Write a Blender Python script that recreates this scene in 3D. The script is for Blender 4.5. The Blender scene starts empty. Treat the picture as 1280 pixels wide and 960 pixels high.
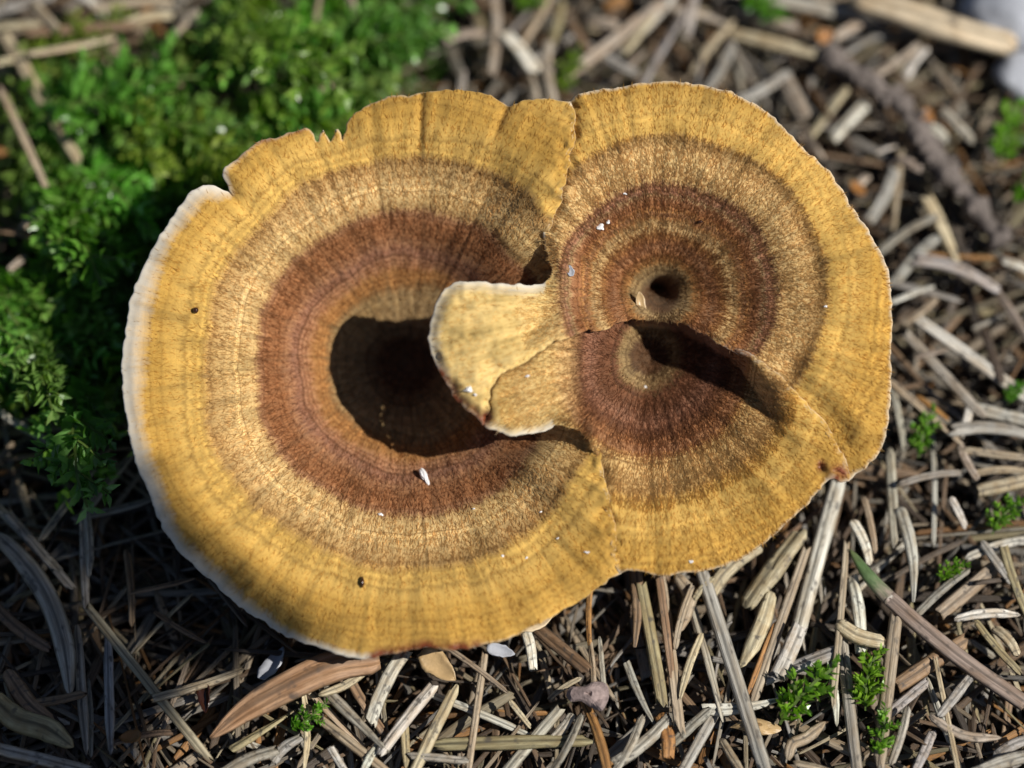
import bpy, math, random
import numpy as np
from mathutils import Vector, Matrix
from mathutils.geometry import delaunay_2d_cdt

# ------------------------------------------------------------------ scene, camera, light
# 1 Blender unit = 1 centimetre (scale_length tells Blender so)
scene = bpy.context.scene
COL = scene.collection
scene.unit_settings.system = 'METRIC'
scene.unit_settings.scale_length = 0.01
R = math.radians
H = 1.18                       # height of the cap rim above the litter
DIST = 20.0
TILT = R(24)
FPX = 168.0 * DIST             # focal length in photo pixels
O = np.array([0.0, 0.0, H])
fwd = np.array([0.0, math.sin(TILT), -math.cos(TILT)])
rgt = np.array([1.0, 0.0, 0.0])
upv = np.cross(rgt, fwd)
CAM = O - fwd * DIST

cd = bpy.data.cameras.new('camera')
cam = bpy.data.objects.new('camera', cd)
COL.objects.link(cam)
cam.location = CAM
cam.rotation_euler = (TILT, 0, 0)
cd.sensor_width = 36.0
cd.lens = 36.0 * FPX / 1280.0
cd.clip_start = 0.5
cd.clip_end = 20000.0
cd.dof.use_dof = True
cd.dof.focus_distance = 20.2
cd.dof.aperture_fstop = cd.lens * 1e-3 / 0.9
scene.camera = cam

SUN_EL = R(49)
sun_h = np.array([0.976, -0.22])
SUN = np.array([sun_h[0] * math.cos(SUN_EL), sun_h[1] * math.cos(SUN_EL), math.sin(SUN_EL)])
SUN /= np.linalg.norm(SUN)
world = bpy.data.worlds.new('World')
scene.world = world
world.use_nodes = True
nt = world.node_tree
nt.nodes.clear()
sky = nt.nodes.new('ShaderNodeTexSky')
sky.sky_type = 'NISHITA'
sky.sun_disc = False
sky.air_density = 0.7
sky.dust_density = 0.4
sky.sun_elevation = SUN_EL
sky.sun_rotation = math.atan2(SUN[0], SUN[1])
bg = nt.nodes.new('ShaderNodeBackground')
bg.inputs['Strength'].default_value = 0.055
wo = nt.nodes.new('ShaderNodeOutputWorld')
nt.links.new(sky.outputs[0], bg.inputs['Color'])
nt.links.new(bg.outputs[0], wo.inputs['Surface'])
sl = bpy.data.lights.new('sun', 'SUN')
sl.energy = 5.0
sl.angle = R(0.53)
sl.color = (1.0, 0.965, 0.90)
sun = bpy.data.objects.new('sun', sl)
COL.objects.link(sun)
sun.location = (20, 6, 26)
sun.rotation_euler = Vector(SUN).to_track_quat('Z', 'Y').to_euler()
scene.view_settings.view_transform = 'Standard'
scene.view_settings.look = 'None'
scene.view_settings.exposure = 0.14
scene.view_settings.gamma = 1.0
scene.view_settings.use_curve_mapping = False
scene.cycles.max_bounces = 6

rng = np.random.default_rng(7)
random.seed(7)

# ------------------------------------------------------------------ helpers
CAPN = np.array([0.0, -math.sin(R(16)), math.cos(R(16))])   # normal of the cap rim plane


def rays(u, v):
    u = np.asarray(u, float); v = np.asarray(v, float)
    return fwd + rgt * ((u - 640.0) / FPX)[..., None] + upv * ((480.0 - v) / FPX)[..., None]


def P(u, v, h):
    """point at height h (cm) over the cap plane"""
    d = rays(u, v)
    s = (np.asarray(h, float) - (CAM - O) @ CAPN) / (d @ CAPN)
    return CAM + d * s[..., None]


def G(u, v, z):
    """point at height z over the ground"""
    d = rays(u, v)
    s = (np.asarray(z, float) - CAM[2]) / d[..., 2]
    return CAM + d * s[..., None]


def g1(u, v, z):
    return Vector(G(np.array(u), np.array(v), np.array(z)))


def sstep(a, b, x):
    t = np.clip((x - a) / (b - a), 0, 1)
    return t * t * (3 - 2 * t)


_tab = rng.random((256, 256))


def vnoise(x, y):
    xi = np.floor(x).astype(int); yi = np.floor(y).astype(int)
    fx = x - xi; fy = y - yi
    fx = fx * fx * (3 - 2 * fx); fy = fy * fy * (3 - 2 * fy)
    a = _tab[xi & 255, yi & 255]; b = _tab[(xi + 1) & 255, yi & 255]
    c = _tab[xi & 255, (yi + 1) & 255]; d = _tab[(xi + 1) & 255, (yi + 1) & 255]
    return (a * (1 - fx) + b * fx) * (1 - fy) + (c * (1 - fx) + d * fx) * fy - 0.5


def make_mesh(name, verts, faces):
    me = bpy.data.meshes.new(name)
    me.from_pydata([tuple(p) for p in verts], [], [tuple(f) for f in faces])
    me.update()
    return me


def mesh_fast(name, verts, tris):
    verts = np.asarray(verts, np.float32); tris = np.asarray(tris, np.int32)
    me = bpy.data.meshes.new(name)
    me.vertices.add(len(verts)); me.vertices.foreach_set('co', verts.ravel())
    n = len(tris)
    me.loops.add(n * 3); me.loops.foreach_set('vertex_index', tris.ravel())
    me.polygons.add(n); me.polygons.foreach_set('loop_start', np.arange(0, n * 3, 3, dtype=np.int32))
    me.update(calc_edges=True)
    me.validate()
    return me


def smooth(me):
    me.polygons.foreach_set('use_smooth', [True] * len(me.polygons))


def fattr(me, name, arr):
    a = me.attributes.new(name, 'FLOAT', 'POINT')
    a.data.foreach_set('value', np.asarray(arr, np.float32))


def vattr(me, name, arr):
    a = me.attributes.new(name, 'FLOAT_VECTOR', 'POINT')
    a.data.foreach_set('vector', np.asarray(arr, np.float32).ravel())


def link(name, data, parent=None, mat=None):
    o = bpy.data.objects.new(name, data)
    COL.objects.link(o)
    if parent is not None:
        o.parent = parent
    if mat is not None and data is not None and len(data.materials) == 0:
        data.materials.append(mat)
    return o


def tag(o, label, cat, group=None):
    o['label'] = label
    o['category'] = cat
    if group:
        o['group'] = group
    return o


# ------------------------------------------------------------------ materials
class NT:
    def __init__(self, name):
        self.m = bpy.data.materials.new(name)
        self.m.use_nodes = True
        self.t = self.m.node_tree
        self.t.nodes.clear()
        self.out = self.n('ShaderNodeOutputMaterial')
        self.b = self.n('ShaderNodeBsdfPrincipled')
        self.l(self.b.outputs[0], self.out.inputs[0])

    def n(self, t, **kw):
        x = self.t.nodes.new(t)
        for k, v in kw.items():
            setattr(x, k, v)
        return x

    def l(self, a, b):
        self.t.links.new(a, b)

    def attr(self, name):
        return self.n('ShaderNodeAttribute', attribute_name=name)

    def math(self, op, a, b=None, c=None, clamp=False):
        x = self.n('ShaderNodeMath', operation=op, use_clamp=clamp)
        for i, q in enumerate((a, b, c)):
            if q is None:
                continue
            if isinstance(q, (int, float)):
                x.inputs[i].default_value = q
            else:
                self.l(q, x.inputs[i])
        return x.outputs[0]

    def mix(self, f, a, b, mode='MIX'):
        x = self.n('ShaderNodeMix', data_type='RGBA', blend_type=mode)
        for s, q in ((x.inputs[0], f), (x.inputs[6], a), (x.inputs[7], b)):
            if isinstance(q, (int, float)):
                s.default_value = q
            elif isinstance(q, tuple):
                s.default_value = (*q, 1.0)
            else:
                self.l(q, s)
        return x.outputs[2]

    def ramp(self, f, stops, interp='LINEAR'):
        x = self.n('ShaderNodeValToRGB')
        x.color_ramp.interpolation = interp
        el = x.color_ramp.elements
        while len(el) > 1:
            el.remove(el[-1])
        el[0].position = stops[0][0]
        for i, (p, c) in enumerate(stops):
            e = el[0] if i == 0 else el.new(p)
            c = (c, c, c) if isinstance(c, (int, float)) else c
            e.color = (*c, 1.0)
        self.l(f, x.inputs[0])
        return x.outputs[0]

    def noise(self, vec, scale, detail=3.0, rough=0.6, dist=0.0):
        x = self.n('ShaderNodeTexNoise')
        x.inputs['Scale'].default_value = scale
        x.inputs['Detail'].default_value = detail
        x.inputs['Roughness'].default_value = rough
        x.inputs['Distortion'].default_value = dist
        if vec is not None:
            self.l(vec, x.inputs['Vector'])
        return x.outputs[0]

    def vmul(self, vec, s):
        x = self.n('ShaderNodeVectorMath', operation='MULTIPLY')
        self.l(vec, x.inputs[0]); x.inputs[1].default_value = s
        return x.outputs[0]

    def bump(self, h, strength, dist, normal=None):
        x = self.n('ShaderNodeBump')
        x.inputs['Strength'].default_value = strength
        x.inputs['Distance'].default_value = dist
        self.l(h, x.inputs['Height'])
        if normal is not None:
            self.l(normal, x.inputs['Normal'])
        return x.outputs[0]


# base colours of the cap zones
OCH = (0.43, 0.245, 0.050)
OCH2 = (0.50, 0.305, 0.076)
BUF = (0.47, 0.305, 0.123)
BUFP = (0.56, 0.39, 0.172)
LINE = (0.36, 0.215, 0.075)
BRN = (0.24, 0.100, 0.038)
BRN2 = (0.31, 0.150, 0.070)
PUR = (0.235, 0.108, 0.062)
ORG = (0.31, 0.145, 0.045)
TAN = (0.29, 0.19, 0.085)
DRK = (0.10, 0.044, 0.018)  # darkest tone, at the pit centres
DBR = (0.15, 0.058, 0.026)  # dark brown of the lower cap, with its pit's shade mixed in
RNG = (0.40, 0.26, 0.115)


def cap_material(name, stops, calm, fuzz=False):
    """zone colours run along 'ring' (cm from the zone centre / 2.4); 'pol' is a polar coordinate for radial fibres"""
    k = NT(name)
    ring = k.attr('ring').outputs['Fac']
    pol = k.attr('pol').outputs['Vector']
    geo = k.n('ShaderNodeTexCoord').outputs['Object']
    fib = k.noise(k.vmul(pol, (60, 60, 5.0)), 1.0, 3.0, 0.65)       # radial fibres
    fib2 = k.noise(k.vmul(pol, (17, 17, 2.2)), 1.0, 3.0, 0.6)       # broader radial streaks
    grain = k.noise(geo, 75.0, 2.0, 0.7)
    blot = k.noise(geo, 1.6, 4.0, 0.6)
    w1 = k.math('MULTIPLY_ADD', fib, 0.036, -0.018)
    w2 = k.math('MULTIPLY_ADD', fib2, 0.034, -0.017)
    w3 = k.math('MULTIPLY_ADD', blot, 0.04, -0.02)
    rr = k.math('ADD', k.math('ADD', k.math('ADD', ring, w1), w2), w3)
    c = k.ramp(rr, stops)
    pale = k.attr('pale').outputs['Fac']
    c = k.mix(k.math('MULTIPLY', pale, 0.8), c, k.mix(fib2, (0.56, 0.38, 0.12), (0.70, 0.53, 0.24)))  # tongue coloured brighter, standing in for sun on its face
    comb = k.n('ShaderNodeCombineXYZ')
    k.l(k.math('MULTIPLY', rr, 42.0), comb.inputs[0])
    rings = k.noise(comb.outputs[0], 1.0, 2.0, 0.6)                 # narrow concentric growth lines
    c = k.mix(k.math('MULTIPLY_ADD', pale, -0.7, 0.8), c, k.ramp(rings, [(0.3, (0.56, 0.52, 0.48)), (0.46, (1.0, 1.0, 1.0)), (0.7, (1.26, 1.26, 1.24))]), 'MULTIPLY')
    comb2 = k.n('ShaderNodeCombineXYZ')
    k.l(k.math('MULTIPLY', k.math('ADD', k.math('ADD', ring, k.math('MULTIPLY_ADD', fib2, 0.014, -0.007)), k.math('MULTIPLY_ADD', blot, 0.03, -0.015)), 88.0), comb2.inputs[0])
    fine = k.noise(comb2.outputs[0], 1.0, 1.0, 0.5)                 # the finest, crisp lines, inside the brown zones
    inner = k.ramp(ring, [(0.0, 1.0), ((calm - 45) / 403.0, 1.0), ((calm + 10) / 403.0, 0.25)])
    c = k.mix(k.math('MULTIPLY', inner, k.math('MULTIPLY_ADD', pale, -0.9, 1.0)), c, k.ramp(fine, [(0.36, (0.60, 0.54, 0.50)), (0.46, (1.0, 1.0, 1.0)), (0.60, (1.05, 1.05, 1.05)), (0.68, (1.38, 1.42, 1.42))]), 'MULTIPLY')
    # fibres, streaks, grain
    amt = k.ramp(ring, [(0.0, 1.0), ((calm - 25) / 403.0, 1.0), ((calm + 25) / 403.0, 0.45)])
    c = k.mix(amt, c, k.ramp(fib, [(0.28, 0.74), (0.5, 1.02), (0.72, 1.22)]), 'MULTIPLY')
    c = k.mix(1.0, c, k.ramp(fib2, [(0.3, 0.70), (0.5, 1.0), (0.72, 1.18)]), 'MULTIPLY')
    c = k.mix(k.math('MULTIPLY', amt, 0.8), c, k.ramp(grain, [(0.25, 0.75), (0.5, 1.0), (0.75, 1.3)]), 'MULTIPLY')
    c = k.mix(1.0, c, k.ramp(blot, [(0.3, (0.84, 0.82, 0.74)), (0.55, (1.0, 1.0, 1.0)), (0.75, (1.08, 1.07, 1.02))]), 'MULTIPLY')
    # pale growing margin
    mar = k.attr('margin').outputs['Fac']
    mm = k.math('ADD', mar, k.math('MULTIPLY_ADD', fib, 0.7, -0.35))
    mm = k.math('ADD', mm, k.math('MULTIPLY_ADD', blot, 0.6, -0.3))
    mk = k.ramp(mm, [(0.0, 0.97), (0.25, 0.80), (0.62, 0.36), (1.0, 0.0)])
    c = k.mix(k.math('MULTIPLY', mk, 0.93), c, k.mix(fib, (0.50, 0.46, 0.38), (0.70, 0.67, 0.60)))
    # red-brown wet edge
    red = k.attr('red').outputs['Fac']
    rmask = k.math('MULTIPLY', red, k.ramp(k.noise(geo, 9.0, 3.0), [(0.3, 0.35), (0.55, 1.0)]))
    c = k.mix(rmask, c, (0.15, 0.035, 0.012))
    k.l(c, k.b.inputs['Base Color'])
    k.l(k.math('MULTIPLY_ADD', rmask, -0.55, 0.9), k.b.inputs['Roughness'])
    k.b.inputs['Specular IOR Level'].default_value = 0.22
    k.b.inputs['Sheen Weight'].default_value = 0.12
    k.b.inputs['Sheen Roughness'].default_value = 0.6
    k.b.inputs['Sheen Tint'].default_value = (0.9, 0.75, 0.5, 1)
    st = k.ramp(ring, [(0.0, 0.75), ((calm - 20) / 403.0, 0.75), ((calm + 25) / 403.0, 0.30)])
    st = k.math('MULTIPLY', st, k.ramp(mar, [(0.6, 0.45), (1.1, 1.0)]))
    n1 = k.bump(k.math('ADD', k.math('MULTIPLY', fib, 1.0), k.math('MULTIPLY', grain, 0.6)), 1.0, 0.010)
    k.l(st, n1.node.inputs['Strength'])
    n2 = k.bump(fib2, 0.5, 0.016, n1)
    if fuzz:      # single hairs let light through
        tr = k.n('ShaderNodeBsdfTranslucent')
        k.l(k.mix(1.0, c, (1.3, 1.2, 1.05), 'MULTIPLY'), tr.inputs[0])
        ms = k.n('ShaderNodeMixShader')
        ms.inputs[0].default_value = 0.6
        k.l(k.b.outputs[0], ms.inputs[1]); k.l(tr.outputs[0], ms.inputs[2])
        k.l(ms.outputs[0], k.out.inputs[0])
    else:
        k.l(n2, k.b.inputs['Normal'])
    return k.m


M24 = 403.0    # ring value 1 = 2.4 cm = 403 px


def px(*stops):
    return [(p / M24, c) for p, c in stops]


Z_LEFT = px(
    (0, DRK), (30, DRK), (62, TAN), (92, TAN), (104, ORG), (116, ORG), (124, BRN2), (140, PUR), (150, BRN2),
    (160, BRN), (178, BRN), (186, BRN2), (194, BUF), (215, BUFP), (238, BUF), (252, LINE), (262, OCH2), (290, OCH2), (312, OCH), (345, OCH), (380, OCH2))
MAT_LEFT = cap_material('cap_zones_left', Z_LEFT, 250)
FUZ_LEFT = cap_material('cap_zones_left_hairs', Z_LEFT, 250, True)
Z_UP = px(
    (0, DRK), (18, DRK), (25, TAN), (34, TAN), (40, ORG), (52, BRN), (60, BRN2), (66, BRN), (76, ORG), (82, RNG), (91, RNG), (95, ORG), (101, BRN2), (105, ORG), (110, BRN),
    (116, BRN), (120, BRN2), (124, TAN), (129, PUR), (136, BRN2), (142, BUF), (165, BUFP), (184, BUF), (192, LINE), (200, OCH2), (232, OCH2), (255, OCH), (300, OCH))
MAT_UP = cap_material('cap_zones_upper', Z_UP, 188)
FUZ_UP = cap_material('cap_zones_upper_hairs', Z_UP, 188, True)
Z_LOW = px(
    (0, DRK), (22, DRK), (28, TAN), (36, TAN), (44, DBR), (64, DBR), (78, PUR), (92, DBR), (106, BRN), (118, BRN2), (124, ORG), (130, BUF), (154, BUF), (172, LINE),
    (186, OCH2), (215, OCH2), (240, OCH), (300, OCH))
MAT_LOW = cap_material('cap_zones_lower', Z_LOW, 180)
FUZ_LOW = cap_material('cap_zones_lower_hairs', Z_LOW, 180, True)


def simple_material(name, col, rough=0.8, spec=0.3, var=0.35, scale=12.0, bump=0.3, sss=0.0, bdist=0.02):
    k = NT(name)
    geo = k.n('ShaderNodeTexCoord').outputs['Object']
    f = k.noise(geo, scale, 5.0, 0.65)
    c = k.mix(1.0, col, k.ramp(f, [(0.25, 1 - var), (0.5, 1.0), (0.75, 1 + var)]), 'MULTIPLY')
    k.l(c, k.b.inputs['Base Color'])
    k.b.inputs['Roughness'].default_value = rough
    k.b.inputs['Specular IOR Level'].default_value = spec
    k.l(k.bump(f, bump, bdist), k.b.inputs['Normal'])
    return k.m


def needle_material(name, per_object):
    k = NT(name)
    if per_object:
        oi = k.n('ShaderNodeObjectInfo')
        tint, rnd = oi.outputs['Color'], oi.outputs['Random']
    else:
        a = k.attr('tint')
        tint, rnd = a.outputs['Color'], None
    lc = k.attr('local').outputs['Vector']          # x along 0..1, y across, z up (in widths)
    if rnd is not None:
        comb = k.n('ShaderNodeCombineXYZ')
        k.l(k.math('MULTIPLY', rnd, 37.0), comb.inputs[0]); k.l(k.math('MULTIPLY', rnd, 91.0), comb.inputs[2])
        ad = k.n('ShaderNodeVectorMath', operation='ADD')
        k.l(lc, ad.inputs[0]); k.l(comb.outputs[0], ad.inputs[1])
        vec = ad.outputs[0]
    else:
        ad = k.n('ShaderNodeVectorMath', operation='ADD')
        k.l(lc, ad.inputs[0]); k.l(k.vmul(k.n('ShaderNodeTexCoord').outputs['Object'], (0.6, 0.6, 0.6)), ad.inputs[1])
        vec = ad.outputs[0]
    streak = k.noise(k.vmul(vec, (3.0, 7.0, 7.0)), 1.0, 4.0, 0.7)
    blot = k.noise(k.vmul(vec, (5.0, 1.3, 1.3)), 1.0, 3.0, 0.6)
    spots = k.noise(k.vmul(vec, (11.0, 1.9, 1.9)), 1.0, 2.0, 0.5)
    sepx = k.n('ShaderNodeSeparateXYZ'); k.l(lc, sepx.inputs[0])
    mid = k.math('ABSOLUTE', sepx.outputs[1])
    c = k.mix(1.0, tint, k.ramp(streak, [(0.28, 0.42), (0.5, 1.0), (0.72, 1.5)]), 'MULTIPLY')
    c = k.mix(k.ramp(blot, [(0.42, 0.0), (0.64, 0.65)]), c, k.mix(1.0, tint, (0.70, 0.58, 0.44), 'MULTIPLY'))
    if per_object:
        c = k.mix(1.0, c, k.ramp(mid, [(0.0, 0.45), (0.05, 0.55), (0.11, 1.0), (0.36, 1.05), (0.5, 0.7)]), 'MULTIPLY')
    c = k.mix(k.ramp(spots, [(0.58, 0.0), (0.70, 0.75)]), c, (0.05, 0.042, 0.036))
    k.l(c, k.b.inputs['Base Color'])
    k.b.inputs['Roughness'].default_value = 0.55
    k.b.inputs['Specular IOR Level'].default_value = 0.4
    k.l(k.bump(streak, 0.55, 0.02), k.b.inputs['Normal'])
    return k.m


def leaf_material(name, a, b):
    k = NT(name)
    oi = k.n('ShaderNodeObjectInfo')
    la = k.attr('leaf').outputs['Fac']
    geo = k.n('ShaderNodeTexCoord').outputs['Object']
    f = k.noise(geo, 14.0, 2.0)
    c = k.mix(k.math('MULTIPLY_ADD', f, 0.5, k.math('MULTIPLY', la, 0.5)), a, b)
    c = k.mix(1.0, c, oi.outputs['Color'], 'MULTIPLY')
    k.l(c, k.b.inputs['Base Color'])
    k.b.inputs['Roughness'].default_value = 0.33
    k.b.inputs['Specular IOR Level'].default_value = 0.8
    tr = k.n('ShaderNodeBsdfTranslucent')
    k.l(k.mix(1.0, c, (1.25, 1.35, 0.5), 'MULTIPLY'), tr.inputs[0])
    ms = k.n('ShaderNodeMixShader')
    ms.inputs[0].default_value = 0.42
    k.l(k.b.outputs[0], ms.inputs[1]); k.l(tr.outputs[0], ms.inputs[2])
    k.l(ms.outputs[0], k.out.inputs[0])
    return k.m


MAT_NEEDLE = needle_material('dry_needle', True)
MAT_NEEDLE_S = needle_material('dry_needle_litter', False)
MAT_MOSS = leaf_material('moss_leaf', (0.045, 0.16, 0.014), (0.20, 0.41, 0.065))
MAT_MOSS_STEM = simple_material('moss_stem', (0.07, 0.11, 0.02), 0.6)
MAT_SOIL = simple_material('forest_soil', (0.022, 0.015, 0.010), 0.95, 0.1, 0.6, 3.0, 0.9, bdist=0.08)
MAT_STEM = simple_material('mushroom_stem', (0.13, 0.065, 0.03), 0.9, 0.1, 0.4, 8.0, 0.6)
MAT_TWIG = simple_material('twig_bark', (0.15, 0.125, 0.11), 0.85, 0.2, 0.55, 5.0, 0.9, bdist=0.05)
MAT_WOOD = simple_material('bare_wood', (0.58, 0.46, 0.30), 0.6, 0.3, 0.15, 4.0, 0.4)
MAT_STONE = simple_material('grey_stone', (0.36, 0.37, 0.40), 0.8, 0.3, 0.25, 3.0, 0.5, bdist=0.05)
MAT_CRUMB = simple_material('pale_crumb', (0.72, 0.70, 0.68), 0.45, 0.5, 0.2, 20.0, 0.4)
MAT_BEAD = simple_material('glossy_bead', (0.035, 0.012, 0.006), 0.12, 0.6, 0.2, 20.0, 0.1)
MAT_BARK = simple_material('bark_strip', (0.36, 0.20, 0.105), 0.7, 0.3, 0.35, 6.0, 0.6)
MAT_PINK = simple_material('pinkish_flake', (0.25, 0.19, 0.175), 0.8, 0.2, 0.55, 14.0, 0.9)
MAT_SCALE = simple_material('bud_scale', (0.40, 0.27, 0.13), 0.4, 0.45, 0.35, 6.0, 0.4)
MAT_ORANGE = simple_material('orange_scale', (0.26, 0.115, 0.03), 0.4, 0.4, 0.3, 8.0, 0.4)
MAT_BOUGH = simple_material('green_bough', (0.04, 0.08, 0.025), 0.5, 0.4, 0.3, 6.0, 0.3)

# ------------------------------------------------------------------ ground
ax = np.concatenate([[-20000, -6000, -1500, -400, -100, -30, -14], np.linspace(-8, 8, 110), [14, 30, 100, 400, 1500, 6000, 20000]])
gx, gy = np.meshgrid(ax, ax, indexing='ij')
gz = -0.72 + 0.35 * vnoise(gx * 0.9 + 31, gy * 0.9 + 7) + 0.16 * vnoise(gx * 3.1, gy * 3.1 + 40) + 0.06 * vnoise(gx * 9, gy * 9)
n = len(ax)
vid = np.arange(n * n).reshape(n, n)
q = np.stack([vid[:-1, :-1], vid[1:, :-1], vid[1:, 1:], vid[:-1, 1:]], -1).reshape(-1, 4)
tri = np.concatenate([q[:, [0, 1, 2]], q[:, [0, 2, 3]]])
me = mesh_fast('ground', np.stack([gx, gy, gz], -1).reshape(-1, 3), tri)
smooth(me)
ground = link('ground', me, None, MAT_SOIL)
ground['kind'] = 'structure'

# ------------------------------------------------------------------ mushroom outlines (photo pixels)
A_TOP = (712, 128)
TIP = (1060, 600)
B_BOT = (775, 716)
left_outer = [A_TOP, (690, 124), (662, 125), (645, 130), (636, 133), (628, 127), (610, 119), (585, 114), (550, 113), (522, 117), (505, 119), (488, 121), (470, 128),
              (450, 137), (437, 149), (433, 162), (428, 177), (424, 166), (419, 162), (413, 177), (408, 165), (403, 161), (397, 177), (392, 167), (386, 162),
              (372, 163), (356, 168), (343, 172), (332, 174), (318, 180), (300, 194), (281, 209), (278, 217), (282, 227), (290, 242), (282, 239),
              (274, 236), (264, 232), (252, 234), (236, 243), (218, 266), (200, 294), (186, 319), (172, 345), (163, 375), (156, 410), (152, 450),
              (153, 490), (158, 530), (168, 570), (181, 607), (196, 645), (213, 675), (236, 701), (262, 725), (290, 750), (320, 771), (355, 793),
              (390, 806), (425, 818), (450, 824), (480, 821), (505, 813), (535, 810), (565, 812), (600, 807), (640, 796), (675, 779), (705, 763), (740, 741), B_BOT]
seam_bot = [B_BOT, (768, 690), (765, 660), (760, 630), (753, 600), (748, 570), (738, 550)]
seam_mid = [(738, 550), (727, 520), (716, 470), (708, 420), (700, 370), (693, 335), (684, 310), (681, 296)]
seam_top = [(681, 296), (690, 268), (700, 235), (709, 200), (714, 160), A_TOP]
right_outer = [A_TOP, (722, 119), (745, 112), (780, 108), (812, 103), (840, 101), (870, 105), (905, 113), (935, 125), (957, 138), (975, 155), (992, 171), (1010, 190),
               (1035, 215), (1052, 237), (1066, 260), (1086, 290), (1105, 325), (1113, 360), (1116, 400), (1114, 450), (1113, 490), (1110, 530),
               (1103, 555), (1090, 575), (1078, 588), (1070, 594), TIP]
ridge = [TIP, (1055, 578), (1044, 556), (1020, 520), (990, 490), (950, 456), (900, 426), (860, 406), (822, 396), (785, 398), (752, 408), (722, 412),
         (690, 426), (660, 446), (630, 461), (614, 477), (608, 495), (606, 522)]
lobe_up = [(606, 522), (603, 532), (590, 518), (570, 501), (556, 481), (546, 457), (537, 432), (538, 412), (543, 384), (556, 361), (575, 351), (610, 353), (640, 356),
           (668, 357), (684, 351), (689, 337), (684, 318), (681, 296)]
lobe_low = [(738, 550), (722, 538), (706, 533), (692, 531), (682, 538), (664, 542), (640, 545), (618, 540), (606, 533), (606, 522)]
low_outer = [B_BOT, (788, 713), (805, 716), (830, 719), (870, 715), (905, 708), (940, 691), (970, 666), (1000, 640), (1023, 614), (1030, 604), (1043, 599), (1050, 603), TIP]


def dense(pts, step=2.6):
    p = np.array(pts, float)
    q = np.vstack([2 * p[0] - p[1], p, 2 * p[-1] - p[-2]])
    out = []
    for i in range(1, len(q) - 2):
        L = np.linalg.norm(q[i + 1] - q[i])
        n = max(1, int(round(L / step)))
        t = (np.arange(n) / n)[:, None]
        a, b, c, d = q[i - 1], q[i], q[i + 1], q[i + 2]
        out.append(0.5 * ((2 * b) + (c - a) * t + (2 * a - 5 * b + 4 * c - d) * t * t + (3 * b - a - 3 * c + d) * t ** 3))
    out.append(p[-1:])
    return np.vstack(out)


def rough_edge(p, amp):
    s = np.concatenate([[0], np.cumsum(np.linalg.norm(np.diff(p, axis=0), axis=1))])
    t = np.gradient(p, axis=0)
    nrm = np.stack([t[:, 1], -t[:, 0]], 1)
    nrm /= np.linalg.norm(nrm, axis=1)[:, None] + 1e-9
    w = amp * (2.6 * vnoise(s / 26, s * 0 + 3.3 + p[0, 0]) + 2.0 * vnoise(s / 8, s * 0 + 9.1 + p[0, 1]) + 1.3 * vnoise(s / 3.6, s * 0 + 1.7))
    f = np.minimum(sstep(0, 15, s), sstep(0, 15, s[-1] - s))
    return p + nrm * (w * f)[:, None]


def pdist(u, v, poly):
    """distance from points to an open polyline"""
    best = np.full(u.shape, 1e9)
    p = poly[::2] if len(poly) > 60 else poly
    if not np.allclose(p[-1], poly[-1]):
        p = np.vstack([p, poly[-1:]])
    for a, b in zip(p[:-1], p[1:]):
        d = b - a
        L2 = d @ d + 1e-9
        t = np.clip(((u - a[0]) * d[0] + (v - a[1]) * d[1]) / L2, 0, 1)
        best = np.minimum(best, (u - a[0] - t * d[0]) ** 2 + (v - a[1] - t * d[1]) ** 2)
    return np.sqrt(best)


def inside(u, v, poly):
    r = np.zeros(u.shape, bool)
    x, y = poly[:, 0], poly[:, 1]
    j = len(poly) - 1
    for i in range(len(poly)):
        if y[i] != y[j]:
            c = ((y[i] > v) != (y[j] > v)) & (u < (x[j] - x[i]) * (v - y[i]) / (y[j] - y[i]) + x[i])
            r ^= c
        j = i
    return r


D = {}
for nm, pts, amp in (('left_outer', left_outer, 1.3), ('seam_bot', seam_bot, 1.5), ('seam_mid', seam_mid, 1.0), ('seam_top', seam_top, 2.0),
                     ('right_outer', right_outer, 1.3), ('ridge', ridge, 1.6), ('lobe_up', lobe_up, 1.4), ('lobe_low', lobe_low, 1.4), ('low_outer', low_outer, 1.3)):
    D[nm] = rough_edge(dense(pts), amp)
rev = lambda a: a[::-1]
TOPSEAM = np.vstack([D['seam_bot'][:-1], D['seam_mid'][:-1], D['seam_top']])

CL = (508.0, 457.0)
CU = (822.0, 371.0)
CW = (812.0, 446.0)


def smooth_prof(xs, ys, width=14):
    t = np.arange(-60, 520, 1.0)
    y = np.interp(t, xs, ys)
    k = np.exp(-np.linspace(-2, 2, 2 * width + 1) ** 2)
    k /= k.sum()
    y = np.convolve(np.pad(y, width, mode='edge'), k, 'valid')
    return lambda r: np.interp(r, t, y)


prof_L = smooth_prof([-60, 0, 25, 60, 100, 125, 160, 200, 250, 300, 350, 400], [-1.02, -1.06, -1.02, -0.90, -0.72, -0.60, -0.45, -0.30, -0.15, -0.05, 0.0, 0.02])
prof_U = smooth_prof([-60, 0, 14, 26, 40, 60, 90, 130, 170, 220, 280, 320], [-0.8, -0.80, -0.74, -0.46, -0.36, -0.29, -0.18, -0.06, 0.03, 0.08, 0.06, 0.0], 7)
prof_W = smooth_prof([-60, 0, 20, 45, 80, 120, 170, 230, 280, 320], [-0.60, -0.62, -0.60, -0.51, -0.41, -0.30, -0.17, -0.08, -0.07, -0.08], 14)
prof_Wl = smooth_prof([-60, 0, 16, 35, 60, 80, 110, 140, 320], [-0.60, -0.62, -0.54, -0.33, -0.18, -0.06, 0.07, 0.12, 0.16], 8)
# height along the shared ridge line, by u
RU = np.array([600, 640, 700, 750, 785, 822, 860, 900, 950, 1000, 1062.0])
RH = np.array([0.20, 0.22, 0.17, 0.03, -0.18, -0.26, -0.15, -0.05, 0.0, -0.03, -0.08])


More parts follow.
